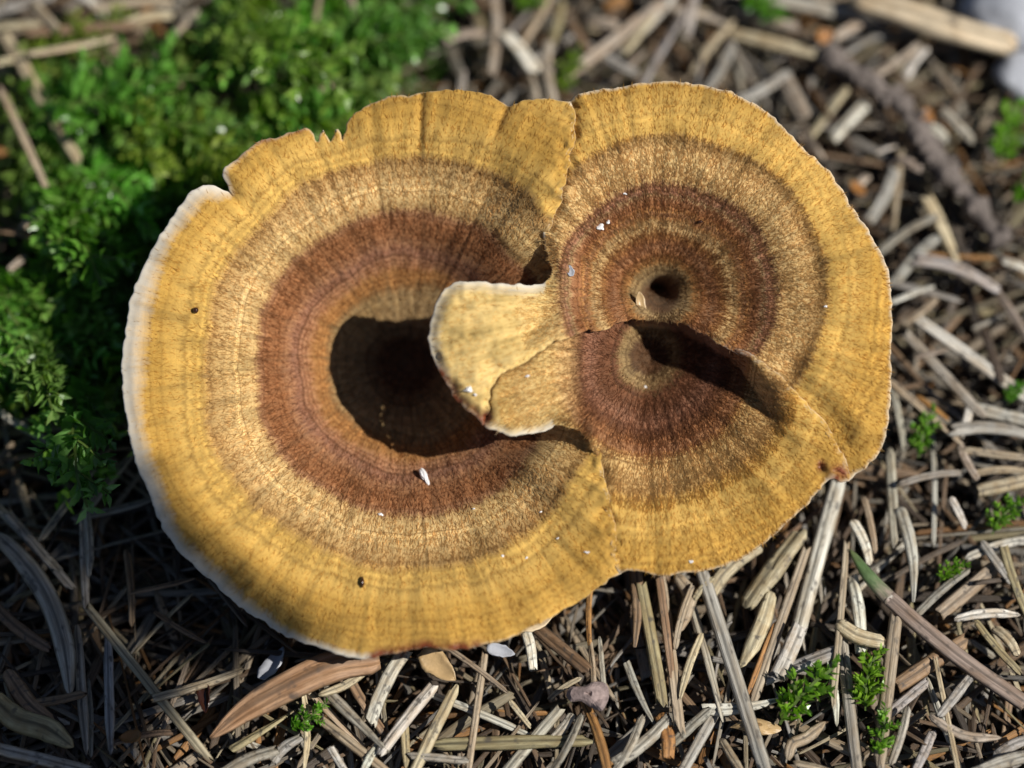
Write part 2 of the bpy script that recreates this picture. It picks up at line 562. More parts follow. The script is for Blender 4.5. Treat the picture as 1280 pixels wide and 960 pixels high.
def polar(u, v, c):
    dx, dy = u - c[0], v - c[1]
    r = np.hypot(dx, dy)
    return r, np.arctan2(dy, dx)


def relief(r, th, seed, amp):
    """radial folds and fine fibre ridges, cm"""
    a = np.cos(th) * 1.0; b = np.sin(th) * 1.0
    f = 0.020 * vnoise(a * 9 + seed, b * 9 + r / 260) + 0.012 * vnoise(a * 26 + seed, b * 26 + r / 120 + 5)
    f = f + 0.007 * vnoise(a * 70 + seed, b * 70 + r / 40) + 0.006 * vnoise(a * 14 + 3 + seed, r / 9.0)
    return f * amp


def fields(kind, u, v):
    out = {}
    if kind == 'left':
        r, th = polar(u, v, CL)
        rw = r * (1 + 0.05 * vnoise(np.cos(th) * 2.2 + 5, np.sin(th) * 2.2 + 5)) + 9 * vnoise(u / 60, v / 60) + 5 * vnoise(u / 22, v / 22)
        h = prof_L(r)
        d = pdist(u, v, D['left_outer'])
        ds = pdist(u, v, TOPSEAM)
        mid = sstep(360, 385, v) * (1 - sstep(545, 585, v))
        hs = np.interp(v, [120, 200, 270, 300, 325, 350, 420, 525, 560, 640, 720], [0.06, 0.09, 0.05, -0.06, -0.20, -0.26, -0.20, -0.14, -0.05, 0.01, 0.04])
        wid = (95 - 60 * mid) + 62 * np.exp(-((v - 325) / 42) ** 2) + 50 * np.exp(-((v - 580) / 36) ** 2)
        h = h + (hs - h) * (1 - sstep(0, 1, ds / wid)) * 0.98
        h = h - 0.035 * np.exp(-(d / 12) ** 2)
        # outer edge waves: droops at the lower left, lifts elsewhere
        deg = np.degrees(th)
        dr = np.exp(-((deg - 128) / 17) ** 2)
        h = h - 0.20 * dr * (1 - sstep(0, 1, d / 60)) ** 1.4
        h = h + 0.05 * np.sin(th * 5 + 1.0) * sstep(190, 340, r)
        # creases at the upper edge
        for cu, dep, L in ((526, 0.045, 100), (637, 0.05, 60), (462, 0.02, 60), (300, 0.02, 70)):
            cx = cu + (v - 120) * (CL[0] - cu) / (CL[1] - 120) if cu != 300 else 288 + (v - 245) * 0.95
            h = h - dep * np.exp(-((u - cx) / 6.0) ** 2) * (v < 300) * (1 - sstep(0.3 * L, L, d))
        h = h + 0.06 * vnoise(u / 9, v / 7) * np.exp(-(ds / 13) ** 2) + 0.05 * vnoise(u / 26, v / 17) * np.exp(-(ds / 30) ** 2)
        h = h + relief(r, th, 11.0, sstep(20, 120, r))
        h = h + 0.030 * vnoise(u / 34 + 9, v / 34) * sstep(60, 160, r)
        # little step where two growth zones meet
        h = h + 0.018 * (sstep(248, 258, rw) - 1) + 0.014 * (sstep(190, 200, rw) - 1)
        w = 7 + 25 * sstep(420, 190, u) * 1.0 + 5 * sstep(600, 800, v) * (1 - sstep(560, 760, u))
        lft = np.maximum(sstep(430, 250, u) * np.where(v < 300, sstep(300, 266, u), 1.0), sstep(640, 720, v) * sstep(520, 430, u))
        w = w * (0.75 + 0.6 * vnoise(np.cos(th) * 5 + 40, np.sin(th) * 5))
        out['margin'] = d / w + 0.60 * (1 - lft)
        out['margin'] = np.minimum(out['margin'], 0.62 + ds / 3.5 + 3 * mid)
        red = 1.6 * np.exp(-(d / 7.5) ** 2) * sstep(455, 470, u) * (1 - sstep(590, 612, u)) * (v > 700)
        red = red + np.exp(-(d / 4.0) ** 2) * (np.exp(-((u - 325) / 22) ** 2) + np.exp(-((u - 372) / 12) ** 2)) * (v < 260)
        out['red'] = np.clip(red, 0, 1)
    else:
        dr = pdist(u, v, D['ridge'])
        hr = np.interp(u, RU, RH)
        ds = pdist(u, v, TOPSEAM)
        if kind == 'upper':
            r, th = polar(u, v, CU)
            rw = r * (1 + 0.10 * np.sin(th + 1.9) * -1 + 0.05 * vnoise(np.cos(th) * 2.2 + 15, np.sin(th) * 2.2 + 5)) + 4 * vnoise(u / 50, v / 50)
            h = prof_U(r)
            d = pdist(u, v, D['right_outer'])
            dl = pdist(u, v, D['lobe_up'])
            lobe = sstep(720, 640, u) * sstep(300, 350, v)
            hl = 0.16 + 0.10 * sstep(700, 600, u) - 0.03 * sstep(600, 540, u)
            h = h + (hl - h) * lobe
            plate = sstep(735, 700, u) * sstep(200, 290, v) * (1 - lobe)
            h = h + (0.03 + 0.08 * sstep(320, 370, v) - h) * plate * 0.9
            k = 1 - sstep(0, 1, dr / (46 - 24 * lobe))
            h = h + (hr + 0.035 * sstep(740, 690, u) - h) * k
            # raised lip along the ridge
            h = h + 0.018 * np.exp(-((dr - 5) / 7) ** 2) * sstep(850, 940, u)
            h = h - 0.02 * np.exp(-(dr / 9) ** 2) * sstep(920, 970, u) - 0.06 * np.exp(-(dr / 2.5) ** 2) * sstep(760, 700, u)
            h = h + 0.03 * vnoise(u / 16 + 1, v / 16) * lobe + 0.02 * vnoise(u / 7, v / 7) * lobe
            h = h - 0.03 * np.exp(-(d / 10) ** 2) - 0.06 * np.exp(-(dl / 10) ** 2) * sstep(735, 690, u)
            h = h + 0.03 * np.sin(th * 6 + 2.0) * sstep(190, 280, r)
            h = h - 0.05 * np.exp(-(ds / 8) ** 2) * (v < 290)
            h = h + (0.06 * vnoise(u / 9 + 7, v / 7) * np.exp(-(ds / 13) ** 2) + 0.05 * vnoise(u / 26, v / 17) * np.exp(-(ds / 30) ** 2)) * (v < 300)
            h = h + relief(r, th, 57.0, sstep(25, 90, r) * (1 - 0.6 * lobe))
            h = h + 0.026 * vnoise(u / 30 + 2, v / 30) * sstep(40, 140, r)
            h = h + 0.014 * (sstep(186, 196, rw) - 1) + 0.012 * (sstep(134, 142, rw) - 1)
            m = 0.60 + d / (9 + 3 * sstep(900, 1050, u))
            ml = 0.28 + dl / (22 - 12 * sstep(430, 520, v)) + 6 * sstep(680, 700, u)
            m = np.minimum(m, ml)
            m = np.minimum(m, 0.15 + ds / 4.5 + 8 * sstep(270, 290, v) + 0.5 * sstep(180, 230, v))
            m = np.minimum(m, 0.66 + dr / 6.0 + 8 * sstep(860, 840, u) + 0.2 * sstep(940, 870, u))
            m = m - 0.5 * np.exp(-((u - 1052) ** 2 + (v - 590) ** 2) / 13 ** 2)
            out['margin'] = m
            red = 1.2 * np.exp(-((u - 1050) / 5) ** 2 - ((v - 578) / 10) ** 2) + 2.0 * np.exp(-(dl / 8.0) ** 2) * sstep(445, 480, v) * (u < 612)
            out['red'] = np.clip(red, 0, 1)
            out['pale'] = sstep(715, 670, u) * sstep(335, 352, v)  # sunlit brightness of the tongue, put into its colour
        else:
            r, th = polar(u, v, CW)
            rw = r * (1 + 0.06 * vnoise(np.cos(th) * 2.2 + 25, np.sin(th) * 2.2 + 5)) + 5 * vnoise(u / 50 + 4, v / 50)
            wl = sstep(0.25, 0.85, -np.cos(th - R(-8)))
            h = prof_W(r) * (1 - wl) + prof_Wl(r) * wl
            d = pdist(u, v, D['low_outer'])
            dl = pdist(u, v, D['lobe_low'])
            lobe = sstep(725, 660, u)
            h = h + (0.17 - 0.16 * sstep(500, 545, v) * sstep(640, 705, u) - h) * lobe
            h = h - 0.10 * sstep(500, 545, v) * sstep(640, 700, u) * sstep(745, 725, u) * (1 - lobe)
            k = 1 - sstep(0, 1, dr / (15.0 + 55 * sstep(900, 1010, u)))
            h = h + (hr - 0.04 + 0.075 * sstep(900, 960, u) - h) * k * sstep(720, 860, u) - 0.03 * np.exp(-(dr / 9) ** 2) * sstep(740, 690, u) - 0.07 * np.exp(-(dr / 3.5) ** 2) * sstep(760, 700, u)
            h = h - 0.03 * np.exp(-(d / 10) ** 2) - 0.05 * np.exp(-(dl / 10) ** 2) * sstep(735, 690, u)
            deg = np.degrees(th)
            h = h + 0.035 * np.sin(th * 9 + 1.0) * sstep(130, 240, r)
            h = h + relief(r, th, 91.0, 1.2 * sstep(25, 90, r) * (1 - 0.6 * lobe))
            h = h + 0.020 * vnoise(u / 30 + 2, v / 30 + 7) * sstep(40, 140, r)
            hs = np.interp(v, [550, 570, 640, 720], [-0.02, -0.07, -0.04, -0.02])
            h = h + (hs - h) * (1 - sstep(0, 1, ds / 60)) * sstep(545, 580, v)
            h = h - 0.015 * np.exp(-(ds / 6) ** 2) * sstep(560, 590, v)
            h = h + (0.06 * vnoise(u / 9 + 7, v / 7) * np.exp(-(ds / 13) ** 2) + 0.05 * vnoise(u / 26, v / 17) * np.exp(-(ds / 30) ** 2)) * sstep(560, 590, v)
            out['pale'] = 0.8 * sstep(735, 690, u)  # same sun brightening on the lower part of the tongue
            m = 0.62 + d / 9.0
            m = np.minimum(m, 0.25 + dl / 16.0 + 6 * sstep(690, 705, u))
            m = np.minimum(m, 0.5 + ds / 4.0 + 8 * (v < 575))
            m = np.minimum(m, 0.66 + dr / 5.0 + 8 * sstep(900, 870, u))
            m = m - 0.55 * np.exp(-((u - 1040) ** 2 + (v - 590) ** 2) / 13 ** 2)
            h = h + 0.05 * np.exp(-((u - 1040) ** 2 + (v - 590) ** 2) / 10 ** 2) - 0.04 * np.exp(-((u - 1027) ** 2 + (v - 584) ** 2) / 6 ** 2)
            out['margin'] = m
            red = 1.8 * np.exp(-((u - 1048) / 10) ** 2 - ((v - 592) / 9) ** 2) + 1.5 * np.exp(-((u - 1026) / 5) ** 2 - ((v - 582) / 6) ** 2)
            red = red + np.exp(-((u - 609) / 7) ** 2 - ((v - 524) / 10) ** 2)
            out['red'] = np.clip(red, 0, 1)
    out['h'] = h
    out.setdefault('pale', np.zeros_like(h))
    out['ring'] = rw / M24
    out['pol'] = np.stack([np.cos(th), np.sin(th), r / 168.0], -1)
    out['rad'] = np.stack([np.cos(th), np.sin(th)], -1)
    return out


def build_cap(name, kind, loops, mat, parent, label, spacing=3.0, nfuzz=20000):
    """loops: list of (polyline, rim radius px); together they close the outline"""
    pts = np.vstack([l[:-1] for l, _ in loops])
    ins = np.concatenate([np.full(len(l) - 1, rr * 0.9 if rr > 2.2 else -1.8) for l, rr in loops])
    rho = np.concatenate([np.full(len(l) - 1, rr, float) for l, rr in loops])
    nb = len(pts)
    # orientation: make it counter-clockwise in (u, v)
    area = 0.5 * np.sum(pts[:, 0] * np.roll(pts[:, 1], -1) - np.roll(pts[:, 0], -1) * pts[:, 1])
    if area < 0:
        pts, rho, ins = pts[::-1].copy(), rho[::-1].copy(), ins[::-1].copy()
    for _ in range(4):
        rho = (np.roll(rho, 1) + rho * 2 + np.roll(rho, -1)) / 4
        ins = (np.roll(ins, 1) + ins * 2 + np.roll(ins, -1)) / 4
    tg = np.roll(pts, -2, 0) - np.roll(pts, 2, 0)
    nr = np.stack([tg[:, 1], -tg[:, 0]], 1)
    nr /= np.linalg.norm(nr, axis=1)[:, None] + 1e-9
    for _ in range(2):
        nr = np.roll(nr, 1, 0) + 2 * nr + np.roll(nr, -1, 0)
        nr /= np.linalg.norm(nr, axis=1)[:, None] + 1e-9
    core = pts - nr * ins[:, None]
    lo, hi = pts.min(0), pts.max(0)
    us = np.arange(lo[0], hi[0], spacing); vs = np.arange(lo[1], hi[1], spacing * 0.866)
    uu, vv = np.meshgrid(us, vs)
    uu[1::2] += spacing / 2
    uu = uu.ravel() + rng.uniform(-.4, .4, uu.size); vv = vv.ravel() + rng.uniform(-.4, .4, vv.size)
    m = inside(uu, vv, core)
    uu, vv = uu[m], vv[m]
    m = pdist(uu, vv, np.vstack([core, core[:1]])) > 2.0
    uu, vv = uu[m], vv[m]
    vin = [Vector(p) for p in core] + [Vector((a, b)) for a, b in zip(uu, vv)]
    ov, oe, of, mv, _, _ = delaunay_2d_cdt(vin, [(i, (i + 1) % nb) for i in range(nb)], [], 1, 1e-4)
    V = np.array([(p.x, p.y) for p in ov])
    F = np.array([f for f in of if len(f) == 3], int)
    bidx = np.full(nb, -1)
    for i, lst in enumerate(mv):
        for j in lst:
            if j < nb:
                bidx[j] = i
    # orient triangles so they face the viewer (v runs down the picture)
    a, b, c = V[F[:, 0]], V[F[:, 1]], V[F[:, 2]]
    cr = (b[:, 0] - a[:, 0]) * (c[:, 1] - a[:, 1]) - (b[:, 1] - a[:, 1]) * (c[:, 0] - a[:, 0])
    F[cr > 0] = F[cr > 0][:, ::-1]
    fl = fields(kind, V[:, 0], V[:, 1])
    nv = len(V)
    top = P(V[:, 0], V[:, 1], fl['h'])
    full_rho = np.zeros(nv)
    ok = bidx >= 0
    full_rho[bidx[ok]] = rho[ok]
    # underside
    dedge = pdist(V[:, 0], V[:, 1], np.vstack([core, core[:1]]))
    thick = 2 * np.interp(dedge, [0, 5, 60], [0, 0.02, 0.05]) + 2 * 4.0 / 168
    thick[bidx[ok]] = 2 * rho[ok] / 168
    bot = P(V[:, 0], V[:, 1], fl['h'] - thick)
    verts = [top, bot]
    ring = {k: [fl[k], fl[k]] for k in ('ring', 'margin', 'red', 'pale')}
    pol = [fl['pol'], fl['pol']]
    faces = [F, F[:, ::-1] + nv]
    # rounded rim
    K = 5
    prev = bidx.copy()
    base = 2 * nv
    bh = fl['h'][bidx]
    for k in range(1, K + 1):
        if k < K:
            a = math.pi * k / K
            p = core + nr * (rho * math.sin(a))[:, None]
            rowv = P(p[:, 0], p[:, 1], bh - rho / 168 * (1 - math.cos(a)))
            verts.append(rowv)
            cur = base + np.arange(nb)
            base += nb
            for kk in ring:
                val = fl[kk][bidx]
                if kk == 'margin':
                    val = val - 0.2 * k
                ring[kk].append(val)
            pol.append(fl['pol'][bidx])
        else:
            cur = bidx + nv
        q = np.stack([prev, np.roll(prev, -1), np.roll(cur, -1), cur], 1)
        faces += [q[:, [0, 1, 2]], q[:, [0, 2, 3]]]
        prev = cur
    VV = np.vstack(verts); FF = np.vstack(faces)
    me = mesh_fast(name, VV, FF)
    smooth(me)
    for kk in ring:
        fattr(me, kk, np.concatenate(ring[kk]))
    vattr(me, 'pol', np.vstack(pol))
    o = link(name, me, parent, mat)
    o['label'] = label
    # ---- velvet: short appressed hairs pointing outwards
    cu = rng.uniform(lo[0], hi[0], nfuzz * 3); cv = rng.uniform(lo[1], hi[1], nfuzz * 3)
    m = inside(cu, cv, core)
    cu, cv = cu[m][:nfuzz], cv[m][:nfuzz]
    f0 = fields(kind, cu, cv)
    edge = {'left': 255, 'upper': 195, 'lower': 190}[kind] / M24
    keep = rng.random(len(cu)) < np.where(f0['margin'] < 0.9, 0.06, np.where(f0['ring'] > edge, 0.3, 1.0)) * (1 - 0.3 * f0['pale'])
    cu, cv = cu[keep], cv[keep]
    f0 = {kq: vq[keep] for kq, vq in f0.items()}
    n0 = len(cu)
    ang = rng.normal(0, 0.45, n0)
    rx = f0['rad'][:, 0] * np.cos(ang) - f0['rad'][:, 1] * np.sin(ang)
    ry = f0['rad'][:, 0] * np.sin(ang) + f0['rad'][:, 1] * np.cos(ang)
    tuft = 0.5 + vnoise(f0['pol'][:, 0] * 40 + 9, f0['pol'][:, 1] * 40 + f0['pol'][:, 2] * 6)
    L = rng.uniform(3.0, 9.0, n0) * (0.7 + 0.7 * tuft)
    wd = rng.uniform(0.4, 0.8, n0)
    lift = rng.uniform(0.001, 0.012, n0) * (0.5 + tuft) * np.where(f0['ring'] > edge, 0.15, 1.0)
    h0 = f0['h']
    f1 = fields(kind, cu + rx * L, cv + ry * L)
    h1 = np.clip(f1['h'], h0 - 0.02, h0 + 0.03) + lift
    b1 = P(cu - ry * wd, cv + rx * wd, h0 + 0.001)
    b2 = P(cu + ry * wd, cv - rx * wd, h0 + 0.001)
    b3 = P(cu + rx * L * 0.4, cv + ry * L * 0.4, 0.6 * h0 + 0.4 * h1 + 0.003)
    tp = P(cu + rx * L, cv + ry * L, h1)
    hv = np.stack([b1, b2, b3, tp], 1).reshape(-1, 3)
    i0 = np.arange(n0)[:, None] * 4
    ht = np.vstack([i0 + np.array([[0, 2, 3]]), i0 + np.array([[2, 1, 3]])])
    fm = mesh_fast('fuzz', hv, ht)
    for kk in ('ring', 'margin', 'red', 'pale'):
        fattr(fm, kk, np.repeat(f0[kk] + (rng.normal(0, 0.012, n0) if kk == 'ring' else 0), 4))
    pl = f0['pol'].copy()
    pl[:, 2] += rng.normal(0, 0.3, n0)
    vattr(fm, 'pol', np.repeat(pl, 4, 0))
    fo = link('fuzz', fm, o, {'left': FUZ_LEFT, 'upper': FUZ_UP, 'lower': FUZ_LOW}[kind])
    fo['kind'] = 'stuff'
    return o


mush = bpy.data.objects.new('funnel_mushroom', None)
COL.objects.link(mush)
base_pt = P(np.array(CL[0]), np.array(CL[1]), np.array(-1.1))
mush.location = (0, 0, 0)
tag(mush, 'ochre and brown zoned funnel mushroom of three fused velvety caps, filling the picture', 'mushroom')

cap_left = build_cap('cap', 'left', [(D['left_outer'], 2.9), (D['seam_bot'], 1.8), (D['seam_mid'], 1.8), (D['seam_top'], 1.8)], MAT_LEFT, mush,
                     'large left cap with a deep shaded bowl and broad white margin', 3.0, 52000)
cap_up = build_cap('cap', 'upper', [(D['right_outer'], 2.6), (D['ridge'], 2.1), (D['lobe_up'], 3.4), (D['seam_top'], 2.0)], MAT_UP, mush,
                   'upper right cap with a small round hole and a tongue over the bowl, coloured sun-bright', 3.0, 40000)
cap_low = build_cap('cap', 'lower', [(rev(D['seam_bot']), 2.0), (D['low_outer'], 2.6), (D['ridge'], 2.1), (rev(D['lobe_low']), 3.2)], MAT_LOW, mush,
                    'lower right cap with a dark shaded pit under the ridge', 3.0, 30000)


def lathe(name, cpts, radii, sides, mat, parent=None, wob=0.0):
    """tube through points with the given radii, closed at both ends"""
    cpts = [Vector(c) for c in cpts]
    vs, fs = [], []
    x = None
    for i, c in enumerate(cpts):
        t = (cpts[min(i + 1, len(cpts) - 1)] - cpts[max(i - 1, 0)]).normalized()
        if x is None:
            x = t.orthogonal().normalized()
        x = (x - t * x.dot(t)).normalized()
        y = t.cross(x)
        for k in range(sides):
            a = 2 * math.pi * k / sides
            rr = radii[i] * (1 + wob * random.uniform(-1, 1))
            vs.append(c + x * (math.cos(a) * rr) + y * (math.sin(a) * rr))
    for i in range(len(cpts) - 1):
        for k in range(sides):
            k2 = (k + 1) % sides
            fs.append((i * sides + k, i * sides + k2, (i + 1) * sides + k2, (i + 1) * sides + k))
    fs.append(tuple(range(sides))[::-1])
    fs.append(tuple((len(cpts) - 1) * sides + k for k in range(sides)))
    me = make_mesh(name, vs, fs)
    smooth(me)
    return link(name, me, parent, mat) if mat else me


for c, hh in ((CL, -1.12), ((815, 420), -0.95)):
    t = P(np.array(c[0]), np.array(c[1]), np.array(hh))
    zs = np.linspace(t[2] - 0.02, -0.95, 9)
    lathe('stem', [(t[0] + 0.02 * i, t[1] + 0.03 * i, z) for i, z in enumerate(zs)],
          [0.40, 0.40, 0.38, 0.36, 0.34, 0.33, 0.34, 0.37, 0.42], 20, MAT_STEM, mush, 0.06)

# ------------------------------------------------------------------ needle litter
TINT = {'g': (0.36, 0.325, 0.265), 't': (0.39, 0.31, 0.215), 'b': (0.24, 0.155, 0.09), 's': (0.50, 0.42, 0.275), 'o': (0.40, 0.20, 0.065),
        'w': (0.57, 0.54, 0.46), 'l': (0.36, 0.335, 0.30), 'd': (0.12, 0.09, 0.065), 'p': (0.42, 0.345, 0.27), 'y': (0.33, 0.275, 0.15)}
WORD = {'g': 'weathered grey', 't': 'dull tan', 'b': 'dark brown', 's': 'straw yellow', 'o': 'orange-brown', 'w': 'bleached whitish',
        'l': 'lilac-grey', 'd': 'blackish', 'p': 'pinkish tan', 'y': 'olive'}
SEC = [(-0.5, -0.02), (-0.40, 0.15), (-0.16, 0.27), (0.0, 0.18), (0.16, 0.27), (0.40, 0.15), (0.5, -0.02), (0.0, -0.26)]


def needle_geo(prof, bend=0.0, sag=0.0, twist=0.0, n=8):
    """unit needle along x (-0.5..0.5), one width across; prof: list of (x 0..1, width)"""
    xs = np.linspace(0, 1, n)
    xs[1] = 0.05; xs[-2] = 0.95
    pw = np.interp(xs, [p[0] for p in prof], [p[1] for p in prof])
    V, L, F = [], [], []
    for i, x in enumerate(xs):
        c = 1 - (2 * x - 1) ** 2
        ca, sa = math.cos(twist * (x - .5)), math.sin(twist * (x - .5))
        for (y, z) in SEC:
            y, z = y * pw[i] * random.uniform(.93, 1.07), z * pw[i] * random.uniform(.85, 1.15)
            y, z = y * ca - z * sa, y * sa + z * ca
            V.append((x - 0.5 + (random.uniform(-.045, .045) if i in (0, n - 1) and pw[i] > .4 else 0), y + bend * (c - 0.5), z + sag * (c - 0.5)))
            L.append((x, y * 1.0, z))
    m = len(SEC)
    for i in range(n - 1):
        for k in range(m):
            k2 = (k + 1) % m
            F.append((i * m + k, (i + 1) * m + k, (i + 1) * m + k2, i * m + k2))
    F.append(tuple(range(m)))
    F.append(tuple((n - 1) * m + k for k in range(m))[::-1])
    return V, F, L


PROFS = {'pt': [(0, .35), (.05, .75), (.3, 1), (.75, .95), (.95, .45), (1, .06)],
         'bl': [(0, .45), (.05, .85), (.5, 1), (.95, .85), (1, .5)],
         'br': [(0, .92), (.4, 1), (1, .95)],
         'tp': [(0, .95), (.3, 1), (.8, .55), (1, .25)]}
NEEDLE_ME = {}
for pk, pr in PROFS.items():
    for bi, (bd, sg) in enumerate(((0.0, 0.1), (0.18, 0.15), (-0.25, 0.1), (0.4, 0.2))):
        V, F, L = needle_geo(pr, bd, sg, random.uniform(-.8, .8))
        me = make_mesh('needle', V, F)
        smooth(me)
        vattr(me, 'local', np.array(L) * np.array([1.0, 1.0, 1.0]))
        me.materials.append(MAT_NEEDLE)
        NEEDLE_ME[pk, bi] = me

NEEDLES = []          # (object, u, v, colour) for the labels


def place_needle(u1, v1, u2, v2, w, col, prof='pt', bend=None, z=None, label=None, jit=0.10):
    z = random.uniform(0.0, 0.10) if z is None else z
    if label is None:
        e_ = min(14.0, 0.16 * math.hypot(u2 - u1, v2 - v1)) / max(1.0, math.hypot(u2 - u1, v2 - v1))
        u1, v1, u2, v2 = u1 - (u2 - u1) * e_, v1 - (v2 - v1) * e_, u2 + (u2 - u1) * e_, v2 + (v2 - v1) * e_
    tilt = random.uniform(-0.05, 0.05)
    a, b = g1(u1, v1, z - tilt), g1(u2, v2, z + tilt)
    d = b - a
    L = d.length
    x = d.normalized()
    up = Vector((0, 0, 1))
    y = up.cross(x).normalized()
    zz = x.cross(y)
    roll = random.gauss(0, 0.35)
    y, zz = y * math.cos(roll) + zz * math.sin(roll), zz * math.cos(roll) - y * math.sin(roll)
    wc = w / 156.0 * 0.76
    if bend is None:
        bend = random.randrange(2) if L < 4.5 * wc else random.randrange(4)
    o = link('needle', NEEDLE_ME[prof, bend])
    M = Matrix((x, y, zz)).transposed().to_4x4()
    o.matrix_world = Matrix.Translation((a + b) / 2) @ M @ Matrix.Diagonal((L, wc, wc * 0.95, 1.0))
    br = random.uniform(0.78, 1.15)
    c = [min(0.8, q * br * random.uniform(0.975, 1.025)) for q in TINT[col]]
    o.color = (*c, 1.0)
    NEEDLES.append((o, (u1 + u2) / 2, (v1 + v2) / 2, col, label))
    return o


def curved_needle(pts, w, col, z=0.06, label=None, prof='pt', name='needle', sec=None, mat=None, zs=None, flat=1.0):
    """needle through three or more photo points"""
    p = dense(pts, 6.0)
    n = len(p)
    zz = np.interp(np.linspace(0, 1, n), np.linspace(0, 1, len(zs)), zs) if zs else np.full(n, z)
    W = G(p[:, 0], p[:, 1], zz)
    pr = PROFS[prof]
    sc = sec or SEC
    V, F, L = [], [], []
    c0 = W.mean(0)
    m = len(sc)
    for i in range(n):
        t = W[min(i + 1, n - 1)] - W[max(i - 1, 0)]
        t = Vector(t).normalized()
        y = Vector((0, 0, 1)).cross(t).normalized()
        nz = t.cross(y)
        x = i / (n - 1)
        wc = w / 156.0 * np.interp(x, [q[0] for q in pr], [q[1] for q in pr])
        for (a, b) in sc:
            V.append(Vector(W[i] - c0) + y * (a * wc) + nz * (b * wc * flat))
            L.append((x, a, b))
    for i in range(n - 1):
        for k in range(m):
            k2 = (k + 1) % m
            F.append((i * m + k, (i + 1) * m + k, (i + 1) * m + k2, i * m + k2))
    F.append(tuple(range(m)))
    F.append(tuple((n - 1) * m + k for k in range(m))[::-1])
    me = make_mesh(name, V, F)
    smooth(me)
    vattr(me, 'local', np.array(L))
    o = link(name, me, None, mat or MAT_NEEDLE)
    o.location = c0
    if col:
        o.color = (*TINT[col], 1.0)
    if name == 'needle':
        NEEDLES.append((o, p[:, 0].mean(), p[:, 1].mean(), col, label))
    return o


